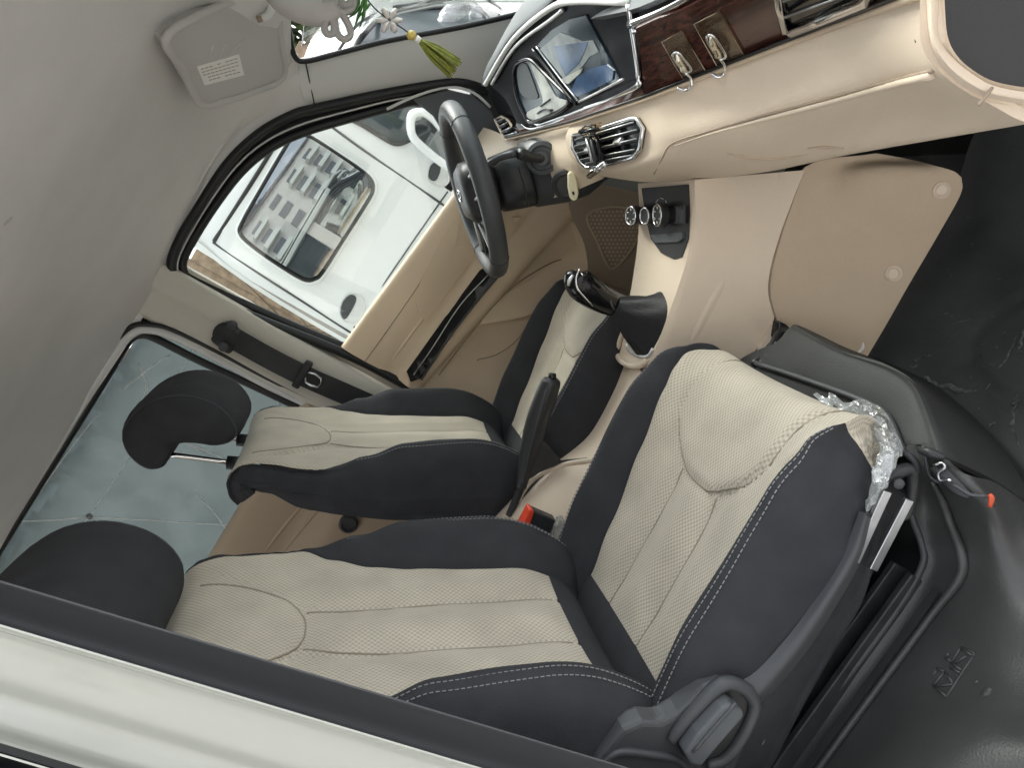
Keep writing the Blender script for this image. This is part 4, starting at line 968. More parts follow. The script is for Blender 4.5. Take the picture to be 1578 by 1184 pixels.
_o = ORG[ps.name]; ORG[ps.name] = Vector()            # the seat is shaped in its own frame
build_seat(ps); headrest(ps, -.052, -.008)
ORG[ps.name] = _o
bpy.context.view_layer.update()
def copy_tree(o, parent=None, skip=()):
    c = o.copy(); col.objects.link(c)
    if parent: c.parent = parent
    for ch in list(o.children):
        if ch.name.split('.')[0] in skip: continue
        copy_tree(ch, c, skip)
    return c
ds = copy_tree(ps, None, skip=('headrest',)); ds.location = (.030, .324, 0)
ds['label'] = 'driver seat behind the steering wheel, its headrest pulled up on bare metal posts'
ORG[ds.name] = Vector(); headrest(ds, -.050, .006); ORG[ds.name] = Vector(ds.location)
# recliner cover, lever and side valance of the near seat
Y = -.665
def sp_(l, y=Y): return [at(u, v, y=y) for u, v in l]
rcv = [(905, 1200), (925, 1165), (960, 1125), (990, 1112), (1020, 1113), (1045, 1098), (1085, 1062), (1110, 1050), (1135, 1048), (1160, 1062), (1172, 1085), (1170, 1110), (1158, 1140), (1145, 1165), (1130, 1200), (1000, 1260), (900, 1260)]
rp = plate('recliner_cover', sp_(rcv, -.672), (0, .03, 0), M['grey'], ps, bevel=.007)
tube('cover_rib', sp_([(1035, 1142), (1050, 1120), (1080, 1085), (1105, 1060), (1125, 1053), (1150, 1064), (1163, 1085), (1155, 1115), (1135, 1150), (1115, 1172), (1090, 1180)], -.676), [.006, .008, .009, .008, .007, .007, .006], M['grey'], ps, n=5)
plate('recline_well', sp_([(1042, 1148), (1062, 1118), (1090, 1085), (1112, 1066), (1130, 1062), (1150, 1078), (1152, 1098), (1130, 1135), (1108, 1165), (1080, 1174), (1052, 1165)], -.6735), (0, .002, 0), M['black'], ps, bevel=0)
plate('recline_lever', sp_([(1043, 1142), (1062, 1112), (1098, 1073), (1113, 1066), (1132, 1078), (1133, 1086), (1095, 1130), (1068, 1162), (1052, 1158)], -.676), (0, -.022, 0), M['midgrey'], ps, bevel=.004)
tube('lever_edge', sp_([(1068, 1160), (1095, 1128), (1134, 1084)], -.6985), .0022, M['grey'], ps, n=4)
tube('cover_fold', sp_([(925, 1180), (955, 1160), (1000, 1163), (1040, 1170), (1060, 1185)], -.674), [.003, .005, .005, .003], M['grey'], ps, n=5)
tube('adjuster_coil', sp_([(1166, 1112), (1176, 1120), (1178, 1135), (1170, 1150), (1150, 1160), (1158, 1140), (1168, 1128), (1166, 1140)], -.66), .0022, M['steel'], ps, n=5)
g = [sp_([(1324, 788), (1300, 850), (1262, 915), (1215, 980), (1165, 1035), (1130, 1055)], -.667), sp_([(1336, 795), (1318, 855), (1282, 918), (1235, 990), (1188, 1048), (1158, 1078)], -.679), sp_([(1345, 802), (1330, 858), (1296, 922), (1248, 998), (1200, 1058), (1172, 1085)], -.672)]
patch('seat_valance', g, M['grey'], ps, nu=4, nv=4, thick=.01)

# plastic wrap on the front lower corner of the near seat
crumple('plastic_wrap', [at(u, v, y=y) for u, v, y in [(1262, 612, -.50), (1298, 624, -.54), (1338, 640, -.58), (1362, 662, -.61), (1372, 690, -.64), (1364, 718, -.66), (1355, 745, -.67), (1346, 765, -.67), (1340, 788, -.67)]], [.003, .008, .011, .012, .011, .009, .007, .005, .002], ps, seed=8, seg=40, amp=.013)
# rails
for a, b, r_ in (((1366, 757), (1316, 866), .0055), ((1400, 770), (1344, 878), .005)):
    pa, pb = at(*a, y=-.672), at(*b, y=-.672)
    vs, fs = boxg((0, 0, 0), ((pa - pb).length, .006, .011)); q = (pa - pb).to_track_quat('X', 'Z').to_matrix()
    make('rail_end', [q @ v + (pa + pb) / 2 for v in vs], fs, M['steel'], ps, False, bevel=.001)
for yy, a, b in ((-.622, (1330, 850), (1150, 1125)), (-.60, (1348, 862), (1170, 1130))):
    tube('slide_rail', [at(*a, y=yy), at(*b, y=yy)], .007, M['black'], ps, n=1, seg=8)
tube('rail_edge', [at(1300, 868, y=-.63), at(1160, 1082, y=-.63)], .0016, M['steel'], ps, n=1, seg=6)
box('seat_frame', (.18, -.405, .315), (.46, .40, .06), M['black'], ps, bevel=.01)
box('seat_frame', (.20, .324, .315), (.46, .40, .06), M['black'], ds, bevel=.01)

# ================================================================== MOULDED BLACK LINER, SEAT BOX, FLOOR (near side)
zz = lambda l, z: [at(u, v, z=z) for u, v in l]
def zr(l): return [at(u, v, z=z) for u, v, z in l]
# step and side liner: rows run from the seat well outward
g = [zr([(1395, 690, .355), (1412, 718, .335), (1404, 760, .30), (1405, 802, .275), (1421, 845, .255), (1421, 876, .243), (1384, 939, .238), (1320, 1028, .238), (1252, 1113, .238), (1200, 1184, .238), (1150, 1255, .238)]),
     zr([(1412, 685, .350), (1432, 722, .325), (1425, 765, .285), (1428, 805, .262), (1443, 845, .250), (1442, 882, .236), (1403, 948, .230), (1342, 1033, .230), (1278, 1115, .230), (1226, 1184, .230), (1176, 1255, .230)]),
     zr([(1430, 690, .350), (1440, 735, .315), (1455, 780, .275), (1465, 815, .255), (1482, 858, .248), (1478, 895, .236), (1436, 950, .226), (1378, 1030, .226), (1320, 1108, .226), (1265, 1184, .226), (1215, 1255, .226)]),
     zr([(1465, 720, .335), (1478, 755, .315), (1492, 795, .275), (1502, 835, .255), (1506, 872, .245), (1500, 905, .236), (1462, 965, .230), (1405, 1042, .230), (1348, 1118, .232), (1300, 1190, .240), (1250, 1260, .245)]),
     zr([(1500, 735, .315), (1522, 770, .300), (1532, 815, .268), (1540, 860, .250), (1545, 900, .240), (1542, 945, .234), (1520, 1000, .232), (1475, 1065, .234), (1420, 1125, .262), (1370, 1190, .275), (1330, 1260, .28)]),
     zr([(1535, 745, .25), (1562, 800, .235), (1580, 850, .225), (1592, 890, .225), (1602, 930, .225), (1606, 975, .228), (1590, 1040, .230), (1560, 1095, .250), (1505, 1130, .285), (1450, 1190, .30), (1410, 1260, .30)]),
     zr([(1600, 790, .16), (1640, 840, .18), (1665, 890, .19), (1680, 930, .20), (1690, 975, .21), (1692, 1030, .22), (1680, 1090, .235), (1650, 1130, .265), (1610, 1160, .285), (1560, 1210, .29), (1520, 1270, .29)])]
ln = struct(patch('step_liner', g, M['blackmat'], nu=5, nv=5, thick=.006))
ln['label'] = 'moulded black plastic liner with a raised mark beside the near seat'
struct(tube('liner_rim', zr([(1165, 560, .345), (1235, 583, .345), (1330, 618, .345), (1368, 642, .345), (1390, 690, .350), (1412, 716, .338), (1409, 745, .315), (1404, 790, .280), (1420, 838, .257), (1421, 872, .247), (1384, 937, .241), (1320, 1026, .241), (1252, 1111, .241), (1200, 1182, .241), (1150, 1253, .241)]), .0042, M['grey'], n=5, seg=8))
struct(tube('liner_ridge', zr([(1436, 742, .318), (1453, 775, .285), (1465, 810, .263), (1482, 858, .252), (1478, 893, .240), (1437, 947, .230), (1378, 1027, .230), (1320, 1105, .230), (1264, 1182, .230), (1214, 1253, .230)]), [.002, .005, .005, .006, .006, .0045, .0045, .0045, .0045, .0045], M['blackmat'], n=5, seg=10))
# the ledge in front of the seat
g = [zr([(1090, 590, .325), (1180, 630, .325), (1290, 660, .325), (1330, 680, .325), (1350, 705, .33)]), zr([(1150, 548, .340), (1230, 580, .340), (1330, 616, .340), (1368, 640, .340), (1392, 690, .345)]),
     zr([(1195, 528, .345), (1260, 558, .345), (1345, 592, .345), (1388, 622, .345), (1412, 690, .348)]),
     zr([(1215, 507, .345), (1290, 545, .345), (1360, 570, .345), (1405, 605, .345), (1432, 690, .345)]),
     zr([(1232, 502, .335), (1306, 544, .335), (1378, 570, .335), (1424, 606, .335), (1466, 708, .335)]),
     zr([(1290, 530, .23), (1340, 552, .22), (1420, 592, .20), (1490, 660, .20), (1535, 742, .24)]),
     zr([(1310, 540, .12), (1370, 560, .10), (1450, 600, .08), (1535, 680, .08), (1602, 785, .15)])]
lg = struct(patch('front_ledge', g, M['ledge'], nu=5, nv=5, thick=.006))
# dark well beneath the seat
struct(box('seat_well', (.10, -.40, .15), (.60, .46, .10), M['black'], bevel=.0))
struct(make('well_wall', *slab([(-.4, -.655, .05), (.33, -.655, .05), (.33, -.655, .235), (-.4, -.655, .235)], Vector((0, .01, 0))), M['black'], None, False))
struct(box('seat_well', (-.02, -.44, .215), (.84, .42, .012), M['gloss3'], bevel=0))
for yy in (-.595, -.625): struct(box('seat_rail', (.02, yy, .240), (.62, .010, .030), M['gloss3'], bevel=.002))
struct(box('rail_tray', (.02, -.61, .226), (.62, .05, .006), M['grey'], bevel=.002))
# liner mark: raised outline strokes in the moulding
mk = [[(1439, 1058), (1456, 1036)], [(1437, 1043), (1444, 1034)], [(1439, 1058), (1459, 1075)], [(1459, 1075), (1471, 1057), (1485, 1035), (1499, 1014)], [(1439, 1059), (1470, 1056)], [(1456, 1036), (1469, 1054)], [(1444, 1031), (1456, 1036)],
      [(1466, 1022), (1481, 1000)], [(1458, 1013), (1463, 1007)], [(1458, 1014), (1466, 1020)], [(1481, 1000), (1499, 1011)], [(1466, 1022), (1482, 1034)], [(1465, 1030), (1480, 1038)], [(1482, 999), (1502, 1008), (1499, 1014)], [(1470, 1024), (1490, 1012)]]
lm = [tube(None, line_on(ln, s_, .0006), .0015, None, n=1, seg=6) for s_ in mk] + [tube(None, line_on(ln, [(1503, 1056), (1508, 1049)], .0006), .0016, None, n=1, seg=6)]
struct(join('liner_mark', lm, M['blackmat']), 'raised outline mark moulded in the black liner')
struct(ridge('liner_dimple', ln, [(1510, 1077), (1520, 1066), (1526, 1056)], .010, .003, M['blackmat']))
# floor in front, uneven liner sheet
rows = []
rnd = random.Random(5)
for i in range(34):
    r = []
    for j in range(34):
        x = .50 + .60 * i / 33; y = -.80 + .72 * j / 33
        z = .045 + .010 * math.sin(9 * x + 4 * y) * math.sin(11 * y) + .06 * ss(.84, 1.06, x) + .05 * ss(-.26, -.10, y)
        z += .014 * g_((y + .46) + .35 * (x - .72), .022) * ss(.60, .66, x)
        z -= .010 * g_(math.hypot(x - .72, y + .36) - .10, .012)
        r.append(Vector((x, y, z)))
    rows.append(r)
fm = struct(patch('floor_mat', rows, M['carpet'], nu=2, nv=2, thick=.004))
M['scuff'] = mat('dusty scuffs', (.095, .10, .097), .9, noise=.6, nscale=120)
rs = random.Random(11)
def scuff(px, r_=.0022):
    pts = line_on(fm, px, .0004); P = crom(pts, 5)
    P = [p + Vector((rs.uniform(-1, 1), rs.uniform(-1, 1), 0)) * .0035 for p in P]
    return tube(None, P, [r_ * rs.uniform(.3, 1.3) for _ in range(9)], None, seg=6, n=1, flat=.5)
sc_parts = [scuff(p, r_) for p, r_ in (([(1424, 582), (1445, 592), (1475, 600), (1505, 604)], .0045), ([(1410, 555), (1425, 550), (1436, 546)], .004), ([(1402, 562), (1415, 566)], .0025), ([(1558, 655), (1563, 630), (1566, 612)], .0035), ([(1520, 600), (1545, 560), (1570, 510)], .0028), ([(1568, 540), (1576, 510)], .003), ([(1470, 500), (1500, 490)], .0012), ([(1525, 655), (1532, 652)], .003), ([(1560, 665), (1572, 690)], .002), ([(1540, 780), (1550, 800)], .002))]
for k in range(28):
    u = rs.uniform(1400, 1575); v = rs.uniform(330, 660); sc_parts.append(scuff([(u, v), (u + rs.uniform(-7, 7), v + rs.uniform(-5, 5))], rs.uniform(.0005, .0011)))
sf = stuff(join('floor_scuffs', sc_parts, M['scuff'])); sf['label'] = 'pale scuffs and dust on the black floor mat'
# dark cables where the console tab ends
cb = thing('wiring_cover', 'black wiring and bracket at the lower front corner of the console beside the seat', 'wiring', at(1200, 520, y=-.2))
tube('cable', aty([(1160, 562, -.22), (1185, 540, -.21), (1205, 510, -.19), (1235, 525, -.21), (1270, 540, -.23), (1290, 538, -.24)]), .006, M['black'], cb, n=5)
tube('cable', aty([(1170, 562, -.23), (1200, 530, -.2), (1225, 528, -.22), (1260, 536, -.24)]), .004, M['rubber'], cb, n=5)
plate('bracket', aty([(1200, 494, -.18), (1212, 500, -.19), (1240, 526, -.21), (1272, 542, -.23), (1250, 548, -.23), (1205, 545, -.21), (1196, 520, -.19)]), (0, .02, 0), M['gloss'], cb, bevel=.003)
for q in ([(1180, 552), (1197, 528)], [(1190, 556), (1205, 535)]): tube('metal_strap', aty([(a, b, -.235) for a, b in q]), .003, M['steel'], cb, n=1)
# catch with orange tip
lt = thing('seat_box_catch', 'black wire catch with orange tip on the seat box beside the near seat', 'catch', at(1450, 730, y=-.68))
tube('wire', [hit(ln if u > 1432 else lg, u, v, .008)[0] for u, v in [(1430, 692), (1437, 710), (1442, 728), (1455, 738), (1478, 744), (1500, 757), (1514, 765)]], .0018, M['grey'], lt, n=4)
tube('clip', [hit(ln, u, v, .010)[0] for u, v in [(1450, 712), (1462, 708), (1464, 716), (1457, 724), (1462, 736), (1474, 736)]], .0016, M['steel'], lt, n=3)
tube('arm', [hit(ln, u, v, .006)[0] for u, v in [(1425, 690), (1440, 694), (1462, 702)]], [.004, .006, .003], M['black'], lt, n=4)
tube('clip_base', [hit(ln, u, v, .004)[0] for u, v in [(1445, 716), (1458, 728), (1480, 750), (1498, 762)]], [.006, .009, .008, .004], M['black'], lt, n=4, flat=.5)
tube('orange_tip', [hit(ln, u, v, .010)[0] for u, v in [(1515, 762), (1518, 768), (1520, 775)]], [.0022, .0032, .002], M['rust'], lt, n=3)
# hinge cover by the rail
hc = thing('hinge_cover', 'black bracket with bolt at the front end of the seat rail', 'bracket', at(1395, 740, y=-.66))
tube('bracket', [at(u, v, y=-.645) for u, v in [(1365, 742), (1385, 728), (1402, 725), (1407, 745), (1400, 790), (1388, 800)]], [.005, .008, .007, .006, .005, .004], M['black'], hc, n=4, seg=10)
lathe('bolt', [(.006, 0), (.006, .004), (.003, .006)], at(1383, 745, y=-.655), (0, -1, .2), M['grey'], hc, seg=10)

# ================================================================== SMALL THINGS
sv = thing('sun_visor', 'grey folded sun visor with a printed warning label under the roof lining', 'sun visor', at(350, 80, y=.25))
vp = [at(255, 52, y=.03), at(262, 40, y=.04), at(420, -8, y=.36), at(430, 5, y=.37), at(445, 112, y=.60), at(438, 122, y=.60), at(400, 140, y=.52), at(318, 165, y=.34), at(305, 158, y=.33)]
q = [at(255, 60, y=.03), at(300, 26, y=.10), at(360, 0, y=.23), at(418, -22, y=.36)], [at(282, 108, y=.18), at(325, 80, y=.24), at(375, 65, y=.34), at(432, 55, y=.48)], [at(309, 160, y=.33), at(345, 155, y=.40), at(385, 143, y=.49), at(436, 118, y=.59)]
vz = patch('visor_panel', [list(r) for r in q], M['visor'], sv, nu=6, nv=6, thick=.022)
edge = [q[0][0], q[0][1], q[0][2], q[0][3], q[1][3], q[2][3], q[2][2], q[2][1], q[2][0], q[1][0]]
tube('visor_edge', edge, .0075, M['visor'], sv, closed=True, n=5, seg=10)
lb = decal('warning_label', vz, [(303, 102), (368, 83), (376, 115), (315, 131)], M['paper'], sv, th=.0008, bevel=0)
tx = []
for k in range(5):
    a = (309 + 1.6 * k, 106 + 4.6 * k); b = (366 + 1.2 * k, 89 + 5.2 * k)
    n_ = 9
    for j in range(n_):
        if rs.random() < .2: continue
        t0, t1 = j / n_, (j + .7) / n_
        tx.append(tube(None, line_on(vz, [(a[0] + (b[0] - a[0]) * t, a[1] + (b[1] - a[1]) * t) for t in (t0, t1)], .0012), .0008, None, seg=4, n=1))
stuff(join('label_print', tx, M['tan'], lb))
for c in ([(322, 88), (328, 70)], [(340, 84), (350, 62)], [(355, 82), (375, 60)]): tube('vinyl_crease', line_on(vz, c, .0), [.001, .003, .001], M['visor'], sv, n=3)
tube('visor_clip', [at(u, v, y=.33) for u, v in [(412, -10), (418, 10), (412, 24), (398, 28)]], [.006, .008, .008, .007], M['pillar'], sv, n=4)
tube('clip_slot', [at(u, v, y=.325) for u, v in [(396, 30), (404, 28)]], .006, M['tan'], sv, n=2)

mr = thing('interior_mirror', 'grey interior mirror housing at the top of the windscreen', 'mirror', at(470, -10, y=.05))
tube('mirror_arm', aty([(415, -18, .10), (440, 2, .08), (470, 12, .06), (500, 16, .04), (520, 12, .02)]), [.016, .022, .026, .024, .012], M['visor'], mr, seg=18, n=5)
vs, fs = boxg((0, 0, 0), (.03, .24, .07)); mm = at(520, -70, y=-.02)
make('mirror_housing', [v + mm for v in vs], fs, M['visor'], mr, True, bevel=.012)
make('mirror_glass', [Vector((v.x * .2 - .0155, v.y * .9, v.z * .84)) + mm for v in vs], fs, M['winrefl'], mr, False)

oy = .03
om = thing('hanging_charm', 'knotted grey cord charm with white jade flower and olive green tassel hanging before the windscreen', 'ornament', at(560, 10, y=oy))
O_ = lambda l, y=oy: [at(u, v, y=y) for u, v in l]
for l in ([(500, -5), (505, 20), (500, 42), (505, 52), (514, 50), (514, 35), (508, 15)], [(512, 10), (516, 35), (520, 52), (530, 60), (540, 54), (537, 38), (525, 18), (515, 5)], [(515, 0), (520, 14), (530, 18), (545, 14), (548, 2), (540, -10)], [(495, -10), (500, 8), (512, 14), (520, 4), (512, -8)], [(520, -8), (530, 6), (540, 4), (536, -12)]):
    tube('cord_loop', O_(l), .0058, M['cord'], om, closed=True, n=5, seg=10)
lathe('cord_knot', [(.001, 0), (.012, .003), (.016, .012), (.012, .022), (.001, .026)], at(510, 6, y=oy + .01), (0, -1, 0), M['cord'], om, seg=12)
for l, r_ in (([(545, 45), (552, 25), (560, 0), (565, -20)], .006), ([(553, 46), (560, 25), (563, 5), (566, -15)], .007), ([(536, 28), (550, 15), (555, -10)], .006), ([(550, 30), (565, 12), (570, 5)], .005)):
    tube('enamel_leaf', O_(l, oy - .004), [.001, r_, r_ * 1.1, r_ * .8], M['jade'], om, n=5, flat=.4, seg=10)
tube('hanging_cord', O_([(560, -10), (577, 12), (600, 30), (620, 43), (634, 54)]), .0012, M['rubber'], om, n=4, seg=6)
fc = at(600, 31, y=oy - .002)
pet = []
for k in range(6):
    a = 2 * math.pi * k / 6; dvec = (AX * math.cos(a) + AY * math.sin(a))
    pet.append(tube(None, [fc + dvec * .003, fc + dvec * .012, fc + dvec * .021], [.003, .0085, .005], None, seg=10, n=4, flat=.6))
for i, p_ in enumerate(pet): make('flower_petal', p_[0], p_[1], M['flower'], om)
lathe('bead', [(.001, -.008), (.006, -.006), (.0085, 0), (.006, .006), (.001, .008)], at(634, 54, y=oy), (AX * .8 + AY * .6), M['gold'], om, seg=14)
tube('tassel_cap', O_([(641, 58), (648, 63)]), .0052, M['paper'], om, n=2, seg=12)
th_ = []
for k in range(70):
    a = rs.uniform(0, 6.28); r0 = .004 * math.sqrt(rs.random()); r1 = .018 * math.sqrt(rs.random()); e = rs.uniform(.92, 1.05)
    p0 = at(648, 63, y=oy); p1 = at(702, 106, y=oy); dd_ = (p1 - p0).normalized(); s_ = dd_.cross(Vector((0, 1, 0))).normalized(); h_ = s_.cross(dd_)
    o_ = s_ * math.cos(a) + h_ * math.sin(a)
    th_.append(tube(None, [p0 + o_ * r0, p0.lerp(p1, .4) + o_ * (r0 + r1) * .62, p0 + (p1 - p0) * e + o_ * r1], .0009, None, seg=5, n=3))
stuff(join('tassel', th_, M['tassel'], om))

def hook(lab, pad, body, stem, foot):
    t = thing('adhesive_hook', lab, 'hook', hit(wd, *body[0], .004)[0], 'adhesive hooks on the wood trim')
    decal('pad', wd, pad, M['hookpad'], t, th=.0018, off=.001)
    tube('pad_edge', line_on(wd, pad, .003), .0008, M['brass'], t, closed=True, n=1, seg=5)
    tube('hook_plate', line_on(wd, body, .006), [.004, .009, .007, .010, .005], M['brass'], t, n=5, flat=.5, seg=12)
    tube('hook_ring', line_on(wd, [(body[0][0] - 6, body[0][1] + 4), (body[0][0] + 2, body[0][1] - 2), (body[0][0] + 11, body[0][1] + 8), (body[-1][0] + 8, body[-1][1] - 4), (body[-1][0], body[-1][1] + 2), (body[-1][0] - 8, body[-1][1] - 6)], .008), .0022, M['chrome'], t, closed=True, n=4, seg=8)
    P = line_on(wd, stem[:2], .010) + [p for p in line_on(wd, stem[2:3], .012)] + [p for p in line_on(wd, stem[3:], .014)]
    tube('hook_arm', P, .0022, M['chrome'], t, n=5, seg=8)
hook('brass and chrome stick on hook on the wood trim, nearer the display', [(1021, 62), (1052, 44), (1089, 108), (1056, 124)], [(1046, 75), (1050, 83), (1054, 90), (1057, 97), (1060, 103)], [(1060, 103), (1068, 112), (1069, 123), (1060, 127), (1050, 123)], None)
hook('brass and chrome stick on hook on the wood trim, nearer the passenger vent', [(1071, 34), (1110, 14), (1149, 84), (1108, 104)], [(1099, 47), (1103, 56), (1107, 65), (1111, 73), (1114, 80)], [(1114, 80), (1120, 90), (1121, 100), (1112, 105), (1100, 100)], None)

ph = thing('phone_holder', 'clear and black plastic phone holder clipped on the middle air vent', 'phone holder', hit(fas, 940, 215, .01)[0])
def fh(l, o): return [hit(fas, u, v, o)[0] for u, v in l]
def bar(name, l, w_, o, m, n_=1):
    P = fh(l, o); tube(name, P, w_, m, ph, n=n_, seg=6)
bar('clamp_back', [(930, 208), (941, 250)], .012, .016, M['gloss']); bar('clamp_rail', [(927, 205), (936, 252)], .0035, .030, M['steel']); bar('clamp_rail', [(943, 202), (951, 249)], .0035, .030, M['gloss'])
bar('clamp_rail', [(935, 204), (943, 250)], .003, .032, M['grey'])
bar('clamp_foot', [(925, 259), (954, 254)], .006, .026, M['chrome'])
P = [hit(fas, 915, 191, .018)[0], hit(fas, 926, 200, .022)[0], hit(fas, 944, 196, .022)[0], hit(fas, 941, 178, .018)[0], hit(fas, 925, 180, .018)[0]]
nn = hit(fas, 930, 195)[1]
plate('clear_jaw', P, nn * .014, M['hookpad'], ph, bevel=.002); tube('jaw_edge', [p + nn * .014 for p in P], .0016, M['gloss'], ph, closed=True, n=1, seg=6)
bar('jaw_bar', [(918, 190), (945, 182)], .004, .034, M['gloss']); bar('jaw_bar', [(932, 180), (938, 202)], .004, .032, M['grey'])

# ================================================================== OUTSIDE
struct(make('ground', *slab([(-120, -120, -.62), (120, -120, -.62), (120, 120, -.62), (-120, 120, -.62)], Vector((0, 0, -.1))), M['ground'], None, False))
NY = 2.6
nv_ = thing('parked_van', 'white van parked close alongside, seen through the driver window', 'van', (-.2, 3.4, -.62))
# body side: rows from roof edge to sill; the side curves in toward the roof
prof = [(1.64, .42), (1.62, .20), (1.56, .085), (1.46, .035), (1.30, .008), (1.05, .0), (.8, .0), (.6, .015), (.45, .03), (.1, .0), (-.35, .04)]
xs = [-.30, -.15, .3, .8, 1.3, 1.8]
def xm(z): return interp0([(.6, 1.45), (.84, 1.31), (.96, 1.19), (1.05, 1.10), (1.18, .97), (1.30, .85), (1.39, .75), (1.49, .67), (1.56, .58), (1.64, .45)], z)
def interp0(tab, s):
    if s <= tab[0][0]: return tab[0][1]
    for (a, x), (b, y) in zip(tab, tab[1:]):
        if s <= b: return x + (y - x) * (s - a) / (b - a)
    return tab[-1][1]
g = [[Vector((x if x <= .3 else .3 + (x - .3) * (xm(z) - .3) / 1.5, NY + dy + (.05 if x == -.30 else 0), z)) for x in xs] for z, dy in prof]
bs = patch('body_side', g, M['white2'], nv_, nu=4, nv=3, thick=.02)
g = [[Vector((x, NY + y_, z)) for x in (-.30, 0, .25, .45)] for y_, z in ((.42, 1.64), (.9, 1.68), (1.4, 1.64))]
patch('roof', g, M['white2'], nv_, nu=3, nv=3, thick=.02)
g = [[Vector((-.30 - d_, NY + .05 + y_, z)) for y_ in (0, .5, 1.1, 1.6)] for z, d_ in ((1.60, -.06), (1.2, .0), (.6, .02), (-.3, .0))]
patch('tailgate', g, M['white2'], nv_, nu=3, nv=3, thick=.02)
def nz(l, off=.0): return line_on(bs, l, off)
def zq(a, b): return (330 + a / 3.116, 180 + b / 3.116)
wo_ = [zq(*p) for p in [(355, 110), (385, 85), (430, 78), (480, 95), (600, 175), (720, 255), (765, 300), (775, 345), (755, 400), (640, 580), (530, 755), (490, 790), (440, 795), (370, 760), (250, 680), (150, 605), (115, 560), (125, 510), (220, 340)]]
wi_ = [zq(*p) for p in [(368, 125), (395, 102), (430, 97), (475, 112), (600, 192), (700, 262), (745, 305), (752, 340), (735, 390), (625, 565), (515, 735), (480, 765), (445, 772), (380, 740), (260, 665), (168, 595), (138, 558), (143, 515), (235, 350)]]
dp = tube('window_recess', nz(wo_, .002), .012, M['white2'], nv_, closed=True, n=3)
ws_ = tube('window_rubber', nz([((a[0] + b[0]) / 2, (a[1] + b[1]) / 2) for a, b in zip(wo_, wi_)], .004), .0125, M['rubber'], nv_, closed=True, n=3)
# domed pane
cpt = sum(nz(wi_), Vector()) / len(wi_)
dome = patch('dome', [[Vector((cpt.x + a * .34, NY - .012 - .016 * (1 - (a * .9) ** 2) - .030 * (1 - (b * .9) ** 2) + .026 * b, cpt.z + b * .27)) for a in (-1, -.6, -.2, .2, .6, 1)] for b in (-1, -.5, 0, .5, 1)], M['winrefl'], nv_, nu=6, nv=6)
decal('window_pane', dome, wi_, M['winrefl'], nv_, th=.003, n=3, step=8)
bpy.data.objects.remove(dome)
tube('door_gap', nz([(488, 178), (560, 231), (672, 308), (720, 345)], .001), .006, M['grey'], nv_, n=4)
tube('roof_gutter', nz([(440, 196), (437, 202), (384, 288), (330, 372)], .002), .010, M['rubber'], nv_, n=4)
tube('door_gap', nz([(328, 373), (400, 422), (470, 467), (541, 513)], .001), .006, M['grey'], nv_, n=4)
tube('body_line', nz([(545, 505), (600, 425), (662, 335), (690, 295)], .001), .004, M['grey'], nv_, n=4)
def handle(px, bar_):
    tube('handle_rim', nz(px, .003), .0035, M['pillar'], nv_, closed=True, n=3); h = decal('handle_recess', bs, px, M['pillar'], nv_, th=.002, n=3); decal('door_handle', bs, bar_, M['grey'], nv_, th=.006, n=2)
    return h
handle([(523, 480), (528, 462), (540, 452), (556, 456), (562, 470), (558, 486), (546, 498), (530, 494)], [(525, 480), (529, 464), (540, 454), (549, 458), (546, 470), (535, 489), (529, 490)])
handle([(659, 275), (662, 255), (672, 248), (684, 256), (690, 275), (684, 288), (668, 284)], [(660, 272), (663, 256), (671, 250), (679, 258), (674, 275), (667, 279)])
fw = [(512, 166), (538, 150), (575, 143), (612, 148), (640, 158), (648, 175), (645, 200), (630, 216), (612, 222), (596, 216), (560, 194)]
decal('front_door_glass', bs, fw, M['wsdark'], nv_, th=.006, n=2)
tube('front_door_rubber', nz(fw, .006), .011, M['rubber'], nv_, closed=True, n=3)
# door mirror
mc = at(660, 210, y=NY - .16)
vs = []
for k in range(9):
    t = k / 8 * math.pi
    for j in range(20):
        a = 2 * math.pi * j / 20
        l3 = Vector((0, .05 * -math.cos(t) * 1, 0))
        vs.append((k, j))
g2 = [(627, 190), (632, 172), (650, 168), (670, 182), (695, 215), (712, 250), (704, 268), (682, 256), (652, 232), (632, 212)]
outl = crom([at(u, v, y=NY - .16) for u, v in g2], 3, True); c_ = sum(outl, Vector()) / len(outl)
vs = []; prof_ = [(.90, -.030), (1.0, -.022), (1.04, .0), (.98, .035), (.80, .065), (.45, .085), (.02, .09)]
for f, dy in prof_:
    vs += [c_ + (p - c_) * f + Vector((0, dy, 0)) for p in outl]
n_ = len(outl); make('mirror_shell', vs, gridfaces(len(prof_), n_, False, True), M['white2'], nv_)
gl_ = [c_ + (p - c_) * .80 + Vector((0, -.024, 0)) for p in outl]
plate('mirror_glass', gl_, (0, -.003, 0), M['wstint'], nv_, bevel=0)
tube('mirror_rim', [c_ + (p - c_) * .87 + Vector((0, -.028, 0)) for p in outl], .020, M['white2'], nv_, closed=True, n=1)
